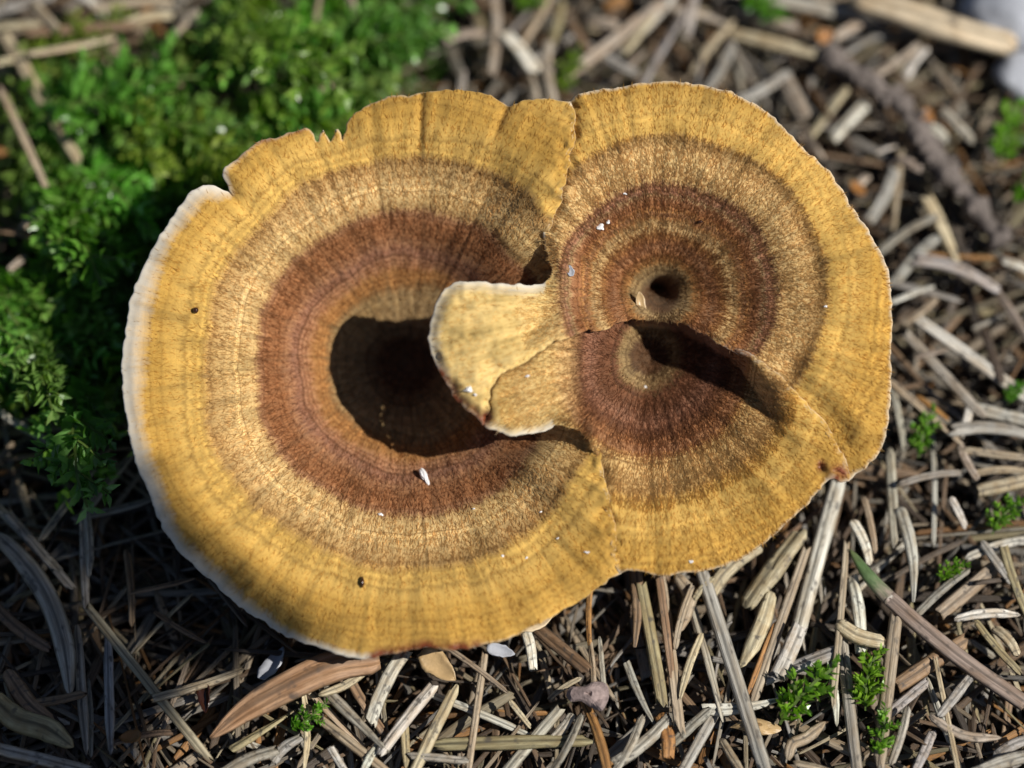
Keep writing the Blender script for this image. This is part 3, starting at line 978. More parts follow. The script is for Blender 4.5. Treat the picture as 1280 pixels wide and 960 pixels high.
# needles one can pick out in the photograph: u1 v1 u2 v2 width colour profile [label]
T = [
    # lower left, in the mushroom's shade
    (20, 653, 80, 724, 16, 'g', 'br'), (104, 660, 107, 745, 15, 'g', 'bl'), (97, 795, 107, 930, 18, 'g', 'pt'), (135, 800, 138, 930, 17, 'l', 'pt'),
    (0, 765, 52, 806, 22, 'b', 'bl'), (110, 760, 258, 946, 16, 's', 'br', 'slender straw needle crossing from shade into sun at the lower left'),
    (204, 870, 292, 842, 15, 't', 'br'), (150, 926, 212, 915, 12, 'b', 'bl'), (-5, 935, 95, 960, 20, 'g', 'br'), (0, 515, 62, 552, 14, 'g', 'bl'),
    (75, 536, 142, 533, 12, 't', 'pt'), (60, 662, 127, 572, 15, 't', 'bl'), (105, 642, 166, 566, 16, 't', 'bl'), (103, 646, 188, 625, 13, 'g', 'pt'),
    (-5, 632, 62, 702, 18, 'g', 'br'), (110, 650, 112, 712, 14, 'g', 'pt'), (20, 572, 152, 560, 12, 'b', 'bl'), (170, 740, 235, 725, 10, 'b', 'pt'),
    (200, 770, 250, 800, 10, 'b', 'pt'), (245, 700, 300, 770, 12, 'd', 'bl'), (160, 700, 165, 770, 14, 'b', 'bl'), (30, 880, 95, 870, 16, 'b', 'bl'),
    # bottom
    (381, 864, 382, 965, 15, 's', 'pt', 'upright straw needle with a pointed tip below the bark strip'), (389, 890, 480, 962, 17, 't', 'bl'),
    (395, 873, 446, 926, 16, 't', 'br'), (414, 870, 476, 931, 18, 'g', 'tp'), (440, 855, 476, 911, 21, 'b', 'br'), (500, 822, 466, 892, 24, 'w', 'br'),
    (541, 857, 475, 941, 22, 'w', 'br', 'pale grooved needle leaning right, below the cap edge'), (563, 872, 518, 964, 20, 's', 'bl'),
    (300, 931, 361, 893, 19, 'y', 'tp'), (285, 963, 336, 940, 22, 'g', 'br'), (344, 946, 371, 924, 20, 'l', 'br'), (505, 900, 508, 955, 15, 'y', 'pt'),
    (560, 810, 624, 857, 10, 't', 'bl'), (606, 817, 585, 963, 12, 't', 'br', 'long thin two-toned needle standing upright below the cap'),
    (655, 783, 666, 828, 19, 'w', 'br'), (737, 742, 736, 797, 11, 'o', 'bl'), (795, 716, 795, 796, 23, 'b', 'tp'), (804, 745, 826, 866, 22, 'y', 'br'),
    (829, 900, 836, 940, 24, 'o', 'br'), (824, 722, 838, 830, 15, 'b', 'bl'), (733, 882, 760, 965, 16, 'o', 'br'), (723, 904, 692, 962, 15, 'g', 'bl'),
    (691, 896, 634, 963, 19, 'g', 'br'), (545, 931, 738, 925, 24, 'y', 'bl', 'olive brown needle lying flat along the bottom edge'), (680, 793, 727, 832, 22, 'b', 'br'),
    (787, 840, 816, 902, 14, 'g', 'tp'), (750, 806, 756, 872, 9, 'g', 'pt'), (738, 808, 742, 852, 11, 't', 'bl'), (720, 850, 690, 870, 10, 's', 'bl'),
    (712, 898, 690, 925, 16, 'g', 'br'), (800, 905, 770, 962, 16, 'g', 'bl'), (776, 950, 830, 905, 22, 'g', 'br'), (640, 880, 660, 905, 10, 's', 'bl'),
    (575, 950, 520, 945, 14, 'g', 'bl'), (455, 962, 470, 935, 14, 'w', 'br'), (430, 962, 415, 938, 13, 'w', 'br'),
    # below the lower right cap
    (826, 720, 848, 897, 21, 't', 'br'), (877, 714, 957, 965, 23, 'l', 'br', 'long grey-brown grooved needle running down to the bottom edge'), (869, 768, 900, 885, 15, 'g', 'bl'),
    (890, 738, 938, 688, 25, 's', 'br'), (934, 757, 1002, 664, 38, 's', 'bl', 'broad mottled straw needle touching the cap edge'), (962, 752, 932, 824, 27, 's', 'pt'),
    (1003, 700, 945, 866, 16, 't', 'br'), (1047, 603, 994, 800, 28, 'w', 'br', 'long pale cream needle rising to the pointed tip of the cap'),
    (997, 790, 976, 838, 30, 'w', 'br'), (1057, 694, 1042, 865, 14, 't', 'br'), (1068, 733, 1076, 802, 21, 'w', 'br'),
    (881, 889, 976, 876, 22, 'w', 'tp', 'pale needle with a brown smudge pointing left at the moss sprig'), (968, 845, 1036, 818, 27, 'l', 'br'),
    (966, 789, 937, 862, 13, 'o', 'pt'), (873, 801, 852, 864, 14, 's', 'pt'), (881, 892, 843, 927, 18, 'g', 'bl'), (888, 901, 853, 964, 18, 'l', 'br'),
    (1037, 828, 1046, 897, 15, 'w', 'pt'), (1052, 800, 1071, 965, 19, 'g', 'br'), (1118, 784, 1100, 940, 22, 't', 'br'),
    (1122, 857, 1206, 801, 27, 'b', 'br', 'broad dark brown needle lying across the half-green needle'), (1203, 771, 1266, 767, 17, 'w', 'pt'), (1225, 784, 1268, 834, 16, 'y', 'bl'),
    (1172, 838, 1198, 965, 9, 's', 'br'), (1111, 892, 1152, 858, 17, 'l', 'br'), (1133, 893, 1117, 947, 15, 'g', 'bl'), (1180, 888, 1211, 848, 17, 'l', 'bl'),
    (1248, 788, 1270, 814, 20, 's', 'bl'), (1248, 942, 1284, 924, 20, 'l', 'bl'), (1223, 964, 1286, 944, 22, 'g', 'br'), (1147, 958, 1164, 920, 18, 'l', 'bl'),
    (905, 930, 925, 962, 14, 't', 'bl'), (1000, 955, 1040, 965, 16, 't', 'bl'), (870, 745, 888, 725, 12, 's', 'bl'), (845, 800, 862, 740, 12, 't', 'bl'),
    # right of the mushroom
    (1130, 648, 1143, 738, 22, 'w', 'tp'), (1191, 627, 1205, 655, 15, 'w', 'bl'), (1232, 684, 1259, 722, 16, 'l', 'bl'), (1219, 692, 1290, 674, 17, 'w', 'bl'),
    (1257, 694, 1282, 764, 16, 'y', 'br'), (1184, 760, 1236, 716, 26, 't', 'br'), (1153, 760, 1202, 718, 16, 'g', 'bl'), (1232, 612, 1286, 600, 24, 's', 'br'),
    (1214, 564, 1286, 573, 14, 't', 'bl'), (1113, 578, 1118, 668, 18, 'g', 'bl'), (1133, 602, 1192, 591, 13, 'g', 'bl'), (1082, 630, 1093, 682, 12, 't', 'bl'),
    (1070, 657, 1086, 698, 20, 'w', 'bl'), (1200, 558, 1218, 594, 15, 'p', 'bl'), (1146, 398, 1290, 502, 24, 'w', 'br', 'long pale grey needle slanting down to the right edge'),
    (1142, 428, 1219, 510, 18, 'g', 'br'), (1219, 511, 1288, 527, 22, 'w', 'br'), (1203, 535, 1288, 544, 26, 'l', 'br'), (1212, 508, 1203, 540, 15, 'w', 'br'),
    (1148, 446, 1182, 437, 11, 'p', 'pt'), (1121, 484, 1191, 545, 16, 't', 'bl'), (1152, 499, 1181, 521, 10, 'o', 'bl'), (1117, 494, 1129, 553, 14, 'g', 'bl'),
    (1104, 311, 1161, 274, 16, 'g', 'bl'), (1121, 349, 1164, 302, 22, 'l', 'bl'), (1164, 258, 1196, 324, 27, 's', 'tp'), (1166, 318, 1232, 322, 10, 'o', 'bl'),
    (1159, 325, 1238, 356, 26, 'l', 'br'), (1119, 355, 1189, 373, 18, 'l', 'bl'), (1239, 356, 1284, 424, 15, 'p', 'bl'), (1121, 375, 1160, 360, 12, 'w', 'bl'),
    (1259, 327, 1288, 341, 16, 'w', 'bl'), (1134, 402, 1166, 378, 14, 't', 'bl'), (1232, 420, 1250, 470, 16, 'd', 'bl'), (1225, 590, 1275, 588, 13, 't', 'bl'),
    # upper right
    (618, -14, 617, 80, 21, 'p', 'bl'), (632, 42, 670, 90, 34, 'w', 'br', 'broad whitish chip-like needle above the top edge of the cap'), (687, -8, 654, 52, 20, 't', 'bl'),
    (702, 8, 687, 58, 16, 'y', 'bl'), (684, 62, 691, 128, 18, 'p', 'br'), (817, 12, 720, 86, 22, 'p', 'br'), (813, 24, 784, 62, 16, 's', 'bl'), (662, 97, 669, 124, 20, 'p', 'bl'),
    (578, 91, 575, 116, 14, 'l', 'bl'), (562, 49, 606, 41, 18, 'p', 'bl'), (738, 28, 768, 31, 22, 'p', 'bl'), (758, 8, 780, 1, 22, 'o', 'bl'),
    (798, 42, 840, -4, 24, 'w', 'br'), (805, 102, 849, 26, 16, 'l', 'bl'), (909, 34, 871, 82, 14, 's', 'bl'), (914, 60, 887, 108, 18, 'l', 'bl'),
    (913, 41, 1026, 69, 24, 's', 'bl', 'pale straw needle lying level above the right cap'), (931, 17, 989, 33, 18, 'p', 'bl'), (933, -8, 1060, 18, 26, 'g', 'br'),
    (930, 123, 979, 96, 20, 'l', 'bl'), (984, 106, 1002, 143, 30, 'p', 'br'), (1019, 163, 1053, 118, 16, 's', 'br'), (1046, 168, 1079, 133, 25, 'w', 'br'),
    (1004, 171, 1027, 195, 18, 'p', 'bl'), (1049, 43, 1082, 27, 18, 'p', 'bl'), (1059, 66, 1102, 44, 18, 'l', 'bl'), (1101, 89, 1143, 61, 18, 'p', 'bl'),
    (1134, 92, 1154, 64, 20, 'w', 'bl'), (1162, 159, 1182, 173, 20, 'w', 'bl'), (1182, 142, 1212, 172, 18, 'g', 'bl'), (1091, 270, 1116, 220, 22, 'l', 'br'),
    (1068, 240, 1082, 222, 18, 'p', 'bl'), (1124, 200, 1148, 210, 18, 'p', 'bl'), (1098, 190, 1116, 184, 14, 'w', 'bl'), (1005, 160, 1018, 185, 14, 'd', 'bl'),
    (850, 12, 905, 30, 22, 'p', 'br'), (868, -5, 860, 40, 18, 'l', 'bl'), (740, 60, 790, 90, 18, 'l', 'bl'), (770, 98, 800, 70, 16, 'p', 'bl'), (715, 30, 735, 62, 18, 'b', 'bl'),
    # upper left
    (2, 38, 101, 206, 24, 's', 'bl', 'long straw needle lying over the moss at the upper left'), (-8, 16, 57, -3, 20, 'l', 'br'), (-8, 34, 42, 30, 18, 's', 'bl'),
    (34, 41, 168, 32, 18, 'b', 'br', 'brown-grey needle lying level near the top left corner'), (44, 8, 67, 33, 20, 't', 'br'), (99, -8, 127, 16, 24, 'w', 'bl'), (128, 9, 204, 3, 15, 't', 'bl'),
    (158, 29, 208, 19, 18, 's', 'bl'), (48, 66, 130, 50, 14, 's', 'bl'), (182, 82, 247, 13, 16, 'p', 'br', 'pinkish tan needle slanting over the moss near the top'),
    (1, 112, 70, 262, 18, 't', 'bl', 'brown-tan needle lying on the moss along the left edge'), (105, 122, 122, 136, 20, 'p', 'bl'), (-5, 288, 42, 297, 12, 'b', 'bl'),
    (31, 282, 53, 256, 18, 't', 'br'), (14, 335, 30, 322, 14, 'p', 'bl'), (316, 20, 336, -3, 16, 't', 'bl'), (393, 40, 401, -8, 9, 't', 'bl'), (436, -6, 446, 22, 18, 'p', 'bl'),
    (381, 147, 401, 119, 10, 'p', 'bl'), (397, 116, 421, 102, 15, 't', 'br'), (-6, 80, 14, 75, 14, 's', 'bl'), (205, 88, 225, 105, 12, 'b', 'bl'), (300, 75, 312, 62, 14, 'l', 'bl'),
]
for r in T:
    moss_top = r[0] < 460 and r[1] < 340
    zz = random.uniform(0.28, 0.42) if moss_top else random.uniform(0.02, 0.13)
    o = place_needle(*r[:7], z=zz, label=r[7] if len(r) > 7 else None, bend=0 if abs(r[2] - r[0]) + abs(r[3] - r[1]) > 120 else None)
curved_needle([(-4, 668), (30, 703), (60, 748), (80, 806), (88, 872)], 26, 'g', 0.10, 'curved grey needle arching down in the shade at the left edge')
curved_needle([(-12, 868), (20, 898), (60, 912), (92, 934)], 30, 'y', 0.10, 'thick bent olive needle in the bottom left corner')
curved_needle([(8, 838), (30, 872), (48, 890), (68, 900)], 22, 'b', 0.08, 'bent brown needle above the thick olive one at the lower left')
curved_needle([(398, 869), (430, 857), (452, 842), (468, 824)], 11, 's', 0.16, 'thin curved straw needle beside the bark strip')
curved_needle([(845, 718), (862, 742), (858, 762), (848, 792)], 18, 't', 0.08, 'kinked tan needle just under the lower cap edge')
curved_needle([(1162, 894), (1185, 910), (1212, 921), (1252, 922)], 13, 'p', 0.12, 'thin curved pinkish needle near the lower right corner')
curved_needle([(985, 950), (990, 930), (1008, 922), (1032, 902)], 15, 't', 0.06, 'hooked tan needle just below the feathery moss sprig')
curved_needle([(1046, 778), (1070, 794), (1090, 800), (1105, 802)], 21, 's', 0.14, 'short fat straw-coloured bit like a seed, beside the half-green needle', 'bl')

PROFS['greentip'] = [(0, .1), (.15, .45), (.5, .85), (1, 1)]
# half-green needle: green tip joined to a withered end
hg = bpy.data.objects.new('half_green_needle', None)
COL.objects.link(hg)
tag(hg, 'needle with a fresh green tip and withered brown lower half, lower right', 'needle')
gk = NT('green_needle')
gl_ = gk.n('ShaderNodeSeparateXYZ'); gk.l(gk.attr('local').outputs['Vector'], gl_.inputs[0])
gs_ = gk.noise(gk.vmul(gk.attr('local').outputs['Vector'], (6, 5, 5)), 1.0, 4.0, 0.7)
gc_ = gk.ramp(gk.math('ADD', gl_.outputs[0], gk.math('MULTIPLY_ADD', gs_, 0.5, -0.25)), [(0.0, (0.13, 0.15, 0.06)), (0.3, (0.085, 0.145, 0.05)), (0.62, (0.10, 0.15, 0.06)), (0.98, (0.27, 0.205, 0.165))])
gk.l(gk.mix(1.0, gc_, gk.ramp(gs_, [(0.3, 0.6), (0.5, 1.0), (0.7, 1.3)]), 'MULTIPLY'), gk.b.inputs['Base Color'])
gk.b.inputs['Roughness'].default_value = 0.45
green_mat = gk.m
k1 = curved_needle([(1062, 686), (1086, 720), (1114, 750)], 20, None, name='green_tip', prof='greentip', mat=green_mat, zs=[0.12, 0.14, 0.13])
k2 = curved_needle([(1110, 746), (1150, 782), (1210, 830), (1282, 880)], 22, 'l', name='withered_end', prof='br', zs=[0.13, 0.12, 0.10, 0.06])
k2.color = (0.27, 0.205, 0.165, 1)
for kk in (k1, k2):
    kk.parent = hg

# ------------------------------------------------------------------ other small things in the litter
FLATSEC = [(-0.5, 0.0), (-0.44, 0.10), (-0.2, 0.16), (-0.13, 0.08), (-0.06, 0.17), (0.15, 0.18), (0.21, 0.09), (0.28, 0.16), (0.46, 0.09), (0.5, 0.0), (0.0, -0.12)]
PROFS['lens'] = [(0, .12), (.12, .5), (.35, .88), (.7, 1), (.95, .9), (1, .6)]
o = curved_needle([(263, 923), (310, 886), (370, 853), (420, 832), (474, 824)], 40, None, name='bark_strip', prof='lens', sec=FLATSEC, zs=[0.10, 0.16, 0.22, 0.24, 0.2])
o.color = (0.36, 0.215, 0.12, 1)
tag(o, 'broad reddish brown bark strip with two grooves under the lower left cap edge', 'bark')
BOXSEC = [(-0.5, -0.05), (-0.42, 0.2), (0.1, 0.28), (0.44, 0.12), (0.5, -0.1), (0.1, -0.25), (-0.35, -0.22)]
o = curved_needle([(1066, -4), (1120, 12), (1190, 36), (1270, 58)], 42, None, name='wood_splinter', prof='bl', sec=BOXSEC, zs=[0.2, 0.25, 0.25, 0.2])
o.color = (0.62, 0.50, 0.34, 1)
tag(o, 'thick cream-coloured wood splinter near the top right corner', 'wood')

twig = bpy.data.objects.new('twig', None)
COL.objects.link(twig)
tag(twig, 'knobbly lilac-brown twig running down right from the wood splinter', 'twig')
tp = dense([(1030, 66), (1062, 88), (1095, 108), (1128, 132), (1150, 168), (1180, 212), (1215, 254), (1252, 305)], 7)
tw = G(tp[:, 0], tp[:, 1], np.full(len(tp), 0.08))
lathe('bark', tw, [0.088 * (1 + 0.2 * math.sin(i * .8) + random.uniform(-.28, .28)) for i in range(len(tw))], 12, MAT_TWIG, twig, 0.14)
for i in range(3, len(tw) - 2, 2):
    for sgn in (-1, 1):
        if random.random() < .62:
            continue
        c = Vector(tw[i]); t = (Vector(tw[i + 1]) - c).normalized()
        n = Vector((0, 0, 1)).cross(t).normalized() * sgn * random.uniform(.6, 1) + Vector((0, 0, random.uniform(.2, .9)))
        n.normalize()
        lathe('peg', [c + n * 0.05, c + n * 0.10 + t * 0.02, c + n * 0.135 + t * 0.05], [0.045, 0.036, 0.02], 6, MAT_TWIG, twig, 0.1)


def rock(name, c, rx, ry, rz, mat, seed, amp=0.18, sub=4):
    import bmesh
    bm = bmesh.new()
    bmesh.ops.create_icosphere(bm, subdivisions=sub, radius=1.0)
    co = np.array([v.co for v in bm.verts])
    d = 1 + amp * 2 * vnoise(co[:, 0] * 1.3 + seed, co[:, 1] * 1.3 + co[:, 2] * 1.1 + seed) + amp * 0.7 * vnoise(co[:, 0] * 4 + seed, co[:, 1] * 4 + co[:, 2] * 3.1)
    co = co * d[:, None] * np.array([rx, ry, rz])
    for v, p in zip(bm.verts, co):
        v.co = p
    me = bpy.data.meshes.new(name)
    bm.to_mesh(me); bm.free()
    if name != 'crumb':
        smooth(me)
    o = link(name, me, None, mat)
    o.location = c
    return o


tag(rock('pebble', g1(1262, 12, 0.05), 0.42, 0.36, 0.3, MAT_STONE, 3.0), 'large blurred grey pebble in the top right corner', 'stone')
tag(rock('pebble', g1(1274, 92, 0.0), 0.19, 0.22, 0.15, MAT_STONE, 13.0), 'smaller pale grey pebble on the right edge under the wood splinter', 'stone')


def scale_mesh(name, c, L, W, rot, tilt, mat, cup=0.25, tipp=1.4, thick=0.012):
    """cupped leaf-like scale with thickness"""
    nu, nv_ = 9, 7
    V, F = [], []
    for side in (0, 1):
        for i in range(nu):
            x = i / (nu - 1)
            w = W * 0.5 * (math.sin(math.pi * min(1, max(0.03, x)) ** (1 / tipp)) ** 0.7) * random.uniform(.78, 1.12) + 0.004
            for j in range(nv_):
                y = (j / (nv_ - 1) * 2 - 1)
                z = -cup * W * (1 - y * y) * math.sin(math.pi * x) + 0.06 * W * random.uniform(-.3, .3)
                V.append(((x - 0.5) * L, y * w, z - side * thick))
    idx = lambda s, i, j: s * nu * nv_ + i * nv_ + j
    for i in range(nu - 1):
        for j in range(nv_ - 1):
            F.append((idx(0, i, j), idx(0, i + 1, j), idx(0, i + 1, j + 1), idx(0, i, j + 1)))
            F.append((idx(1, i, j), idx(1, i, j + 1), idx(1, i + 1, j + 1), idx(1, i + 1, j)))
    for i in range(nu - 1):
        F.append((idx(0, i, 0), idx(1, i, 0), idx(1, i + 1, 0), idx(0, i + 1, 0)))
        F.append((idx(0, i + 1, nv_ - 1), idx(1, i + 1, nv_ - 1), idx(1, i, nv_ - 1), idx(0, i, nv_ - 1)))
    for j in range(nv_ - 1):
        F.append((idx(0, 0, j + 1), idx(1, 0, j + 1), idx(1, 0, j), idx(0, 0, j)))
        F.append((idx(0, nu - 1, j), idx(1, nu - 1, j), idx(1, nu - 1, j + 1), idx(0, nu - 1, j + 1)))
    me = make_mesh(name, V, F)
    smooth(me)
    o = link(name, me, None, mat)
    o.location = c
    o.rotation_euler = (tilt[0], tilt[1], rot)
    return o


tag(scale_mesh('bud_scale', g1(548, 832, 0.16), 0.34, 0.19, R(-40), (0.25, 0.1), MAT_SCALE, 0.10), 'cupped tan bud scale directly under the bottom cap edge', 'bud scale')
tag(scale_mesh('bud_scale', g1(340, 828, 0.02), 0.32, 0.15, R(60), (-0.5, 0.2), MAT_STONE, 0.35), 'whitish fan-shaped scale half shaded above the bark strip', 'bud scale')
tag(scale_mesh('bud_scale', g1(254, 870, 0.10), 0.26, 0.10, R(-80), (0.3, 0.0), MAT_BEAD, 0.4), 'narrow glossy dark scale left of the bark strip', 'bud scale')
tag(scale_mesh('bud_scale', g1(626, 813, 0.08), 0.22, 0.10, R(-15), (0.1, 0.0), MAT_STONE, 0.2), 'small whitish scale under the red wet stretch of cap edge', 'bud scale')
tag(scale_mesh('bud_scale', g1(672, 776, 0.25), 0.28, 0.12, R(25), (0.2, 0.0), MAT_WOOD, 0.25), 'pale beige scale peeking out below the bottom rim, left of the junction', 'bud scale')
for (a, b, lab) in ((1160, 144, 'orange bud scale beside the knobbly twig'), (1032, 44, 'orange bud scale at the left end of the twig'),
                    (1072, 234, 'orange-brown scale beside the upper right cap rim'), (162, 920, 'amber scale among shaded needles at the lower left')):
    tag(scale_mesh('bud_scale', g1(a, b, 0.12), 0.17, 0.12, random.uniform(0, 6), (0.4, 0.2), MAT_ORANGE), lab, 'bud scale')


def flake(name, c, pts, thick, mat, tilt=(0, 0), amp=0.035):
    """irregular flake: outline in cm, gently crumpled, with thickness"""
    p = dense([(*q,) for q in pts] + [pts[0]], 0.03)[:-1]
    nb = len(p)
    V, F = [], []
    rings = [1.0, 0.8, 0.5, 0.2]
    for s in rings:
        for q in p:
            V.append((q[0] * s, q[1] * s, amp * 3 * float(vnoise(np.array(q[0] * s * 9 + 4), np.array(q[1] * s * 9))) + thick * (1 - s ** 6)))
    V.append((0, 0, thick))
    for q in p:
        V.append((q[0] * 0.95, q[1] * 0.95, -thick))
    for r_ in range(3):
        for k in range(nb):
            k2 = (k + 1) % nb
            F.append((r_ * nb + k, r_ * nb + k2, (r_ + 1) * nb + k2, (r_ + 1) * nb + k))
    for k in range(nb):
        k2 = (k + 1) % nb
        F.append((3 * nb + k, 3 * nb + k2, 4 * nb))
        F.append((k2, k, 4 * nb + 1 + k, 4 * nb + 1 + k2))
    F.append(tuple(4 * nb + 1 + k for k in range(nb))[::-1])
    me = make_mesh(name, V, F)
    o = link(name, me, None, mat)
    o.location = c
    o.rotation_euler = (tilt[0], tilt[1], 0)
    return o


tag(flake('bark_flake', g1(736, 868, 0.20), [(-0.17, 0.0), (-0.14, 0.06), (-0.04, 0.06), (0.04, 0.10), (0.13, 0.08), (0.15, -0.02), (0.10, -0.13), (0.02, -0.10), (-0.06, -0.05), (-0.14, -0.05)],
          0.02, MAT_PINK, (0.15, -0.1)), 'small pinkish lilac bark flake lying below the bottom junction', 'flake')
tag(flake('bark_flake', g1(945, 907, 0.04), [(-0.2, -0.02), (-0.05, 0.05), (0.12, 0.04), (0.2, -0.02), (0.05, -0.07)], 0.02, MAT_SCALE, (0.1, 0.2)), 'brown flake left of the feathery moss sprig', 'flake')

# things resting on the cap
def on_cap(kind, u, v, lift=0.0):
    h = fields(kind, np.array([float(u)]), np.array([float(v)]))['h'] + lift
    return Vector(P(np.array([float(u)]), np.array([float(v)]), h)[0])


CR = [('upper', 751, 284, 5.0, 'largest glassy white crumb on the upper right cap, left of its hole'), ('upper', 760, 277, 3.0, 'small white crumb touching the largest crumb on the upper cap'),
      ('upper', 781, 242, 2.6, 'white speck near the outer brown ring above the cap hole'), ('upper', 586, 487, 6.0, 'white crumb on the dark red edge of the sun-bright tongue'),
      ('upper', 594, 493, 2.6, 'tiny crumb just right of the one on the tongue edge'), ('lower', 659, 470, 3.0, 'pale crumb on the lower part of the tongue'),
      ('left', 628, 695, 2.2, 'white speck on the lower ochre zone of the left cap'), ('left', 733, 690, 3.0, 'white crumb beside the bottom seam'),
      ('left', 658, 697, 1.8, 'faint speck between two crumbs low on the left cap'), ('left', 476, 643, 3.2, 'cream crumb at the lower edge of the brown ring'),
      ('left', 592, 636, 2.2, 'white speck on the brown ring, lower right of the bowl'), ('lower', 864, 702, 2.6, 'white speck at the bottom edge of the lower right cap'),
      ('upper', 1032, 383, 2.4, 'pale speck on the outer ochre zone of the right cap'), ('lower', 807, 484, 2.2, 'glinting speck by the shaded pit'),
      ('left', 676, 640, 1.8, 'fine speck right of the brown ring near the seam'), ('left', 697, 673, 1.8, 'fine speck above the crumb beside the bottom seam')]
for i, (kd, u, v, r, lab) in enumerate(CR):
    rr = r / 168.0 * 0.85
    tag(rock('crumb', on_cap(kd, u, v, rr * 0.4), rr, rr * random.uniform(.6, .9), rr * 0.5, MAT_CRUMB, i * 3.1, 0.75, 2), lab, 'crumb')
o = rock('crumb', on_cap('left', 531, 596, 0.03), 0.075, 0.025, 0.03, MAT_CRUMB, 5.5, 0.3, 3)
o.rotation_euler = (0, 0.25, R(-62))
tag(o, 'long silvery white sliver on the brown ring below the bowl', 'crumb')
tag(rock('bead', on_cap('left', 244.5, 388, 0.02), 0.022, 0.024, 0.024, MAT_BEAD, 1.0, 0.06, 3), 'tiny glossy dark brown bead on the left ochre zone', 'bead')
o = rock('soil_grain', on_cap('left', 453, 727, 0.015), 0.016, 0.040, 0.022, MAT_BEAD, 8.0, 0.3, 2)
tag(o, 'dark elongated grain low on the left cap', 'grain')
tag(rock('soil_grain', on_cap('upper', 875, 277, 0.006), 0.02, 0.014, 0.014, MAT_BEAD, 2.0, 0.3, 2), 'dark grain on the outer brown ring of the right cap', 'grain')
o = scale_mesh('bud_scale', on_cap('upper', 801, 378, 0.07), 0.17, 0.075, R(100), (0.2, -0.5), MAT_SCALE, 0.3)
tag(o, 'small amber flake standing at the rim of the cap hole', 'bud scale')
o = scale_mesh('seed_husk', on_cap('upper', 713, 338, 0.02), 0.09, 0.05, R(100), (0.0, 0.0), MAT_STONE, 0.3)
tag(o, 'tiny silvery seed husk on the neck between the caps', 'husk')

# ------------------------------------------------------------------ moss
def leaf_geo(V, F, A, base, d, nrm, L, W, tone):
    s = d.cross(nrm).normalized()
    nn = s.cross(d).normalized()
    i = len(V)
    V += [base, base + d * (L * .45) + s * (W * .5) + nn * (W * .22), base + d * (L * .5) - nn * (W * .05), base + d * (L * .45) - s * (W * .5) + nn * (W * .22), base + d * L + nn * (W * .25)]
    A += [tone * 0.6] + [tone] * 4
    F += [(i, i + 1, i + 2), (i, i + 2, i + 3), (i + 1, i + 4, i + 2), (i + 2, i + 4, i + 3)]


def moss_geo(L, nb, seed, leafL=0.17):
    rd = random.Random(seed)
    V, F, A = [], [], []
    stems = []
    bend = rd.uniform(-.35, .35)

    def axis(o, d, length, n, lw, arch):
        p = o.copy()
        d = d.copy()
        ps = [p.copy()]
        for i in range(n):
            d = (d + Vector((rd.uniform(-.1, .1), rd.uniform(-.1, .1) + bend * .06, arch))).normalized()
            p = p + d * (length / n)
            ps.append(p.copy())
            k = 1 - 0.45 * i / n
            for q in range(2):
                a = rd.uniform(0, 6.283)
                side = d.orthogonal().normalized()
                r_ = (Matrix.Rotation(a, 3, d) @ side)
                ld = (d * rd.uniform(.35, .9) + r_).normalized()
                leaf_geo(V, F, A, p + r_ * 0.004, ld, d, lw * k * rd.uniform(.8, 1.2), lw * .62 * k, rd.random())
        stems.append(ps)
        return ps

    ps = axis(Vector((0, 0, 0)), Vector((1, 0, .35)), L, 16, leafL * 1.15, -0.04)
    for b in range(nb):
        i = 2 + int(b * 12 / nb)
        sgn = -1 if b % 2 else 1
        t = (ps[i + 1] - ps[i]).normalized()
        d = (t * .75 + Vector((0, sgn, 0)) * .8 + Vector((0, 0, rd.uniform(-.1, .35)))).normalized()
        axis(ps[i], d, L * rd.uniform(.2, .4) * (1 - .4 * i / 16), 7, leafL * .8, -0.05)
    return V, F, A, stems


def moss_variant(L, nb, seed, leafL=0.17):
    V, F, A, stems = moss_geo(L, nb, seed, leafL)
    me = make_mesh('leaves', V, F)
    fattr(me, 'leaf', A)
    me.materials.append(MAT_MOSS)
    sv, sf = [], []
    for ps in stems:
        for i in range(len(ps) - 1):
            j = len(sv)
            t = (ps[i + 1] - ps[i]).normalized()
            x = t.orthogonal().normalized(); y = t.cross(x)
            for e in (0, 1):
                for k in range(3):
                    a = 2.094 * k
                    sv.append(ps[i + e] + (x * math.cos(a) + y * math.sin(a)) * 0.009)
            sf += [(j + k, j + (k + 1) % 3, j + 3 + (k + 1) % 3, j + 3 + k) for k in range(3)]
    ms = make_mesh('stem', sv, sf)
    ms.materials.append(MAT_MOSS_STEM)
    return me, ms


MV = [moss_variant(random.uniform(.75, 1.15), 7, 100 + i) for i in range(7)]
MS = [moss_variant(random.uniform(.40, .5), 5, 200 + i, 0.10) for i in range(4)]


def moss(u, v, z, rot, tilt, size, var, label, group=None, tone=(1, 1, 1)):
    e = bpy.data.objects.new('moss_shoot', None)
    COL.objects.link(e)
    e.location = g1(u, v, z)
    e.rotation_euler = (random.uniform(-.3, .3), tilt, rot)
    e.scale = (size, size, size)
    tag(e, label, 'moss', group)
    a, b = var
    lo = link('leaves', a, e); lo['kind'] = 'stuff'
    lo.color = (*tone, 1)
    link('stem', b, e)
    return e


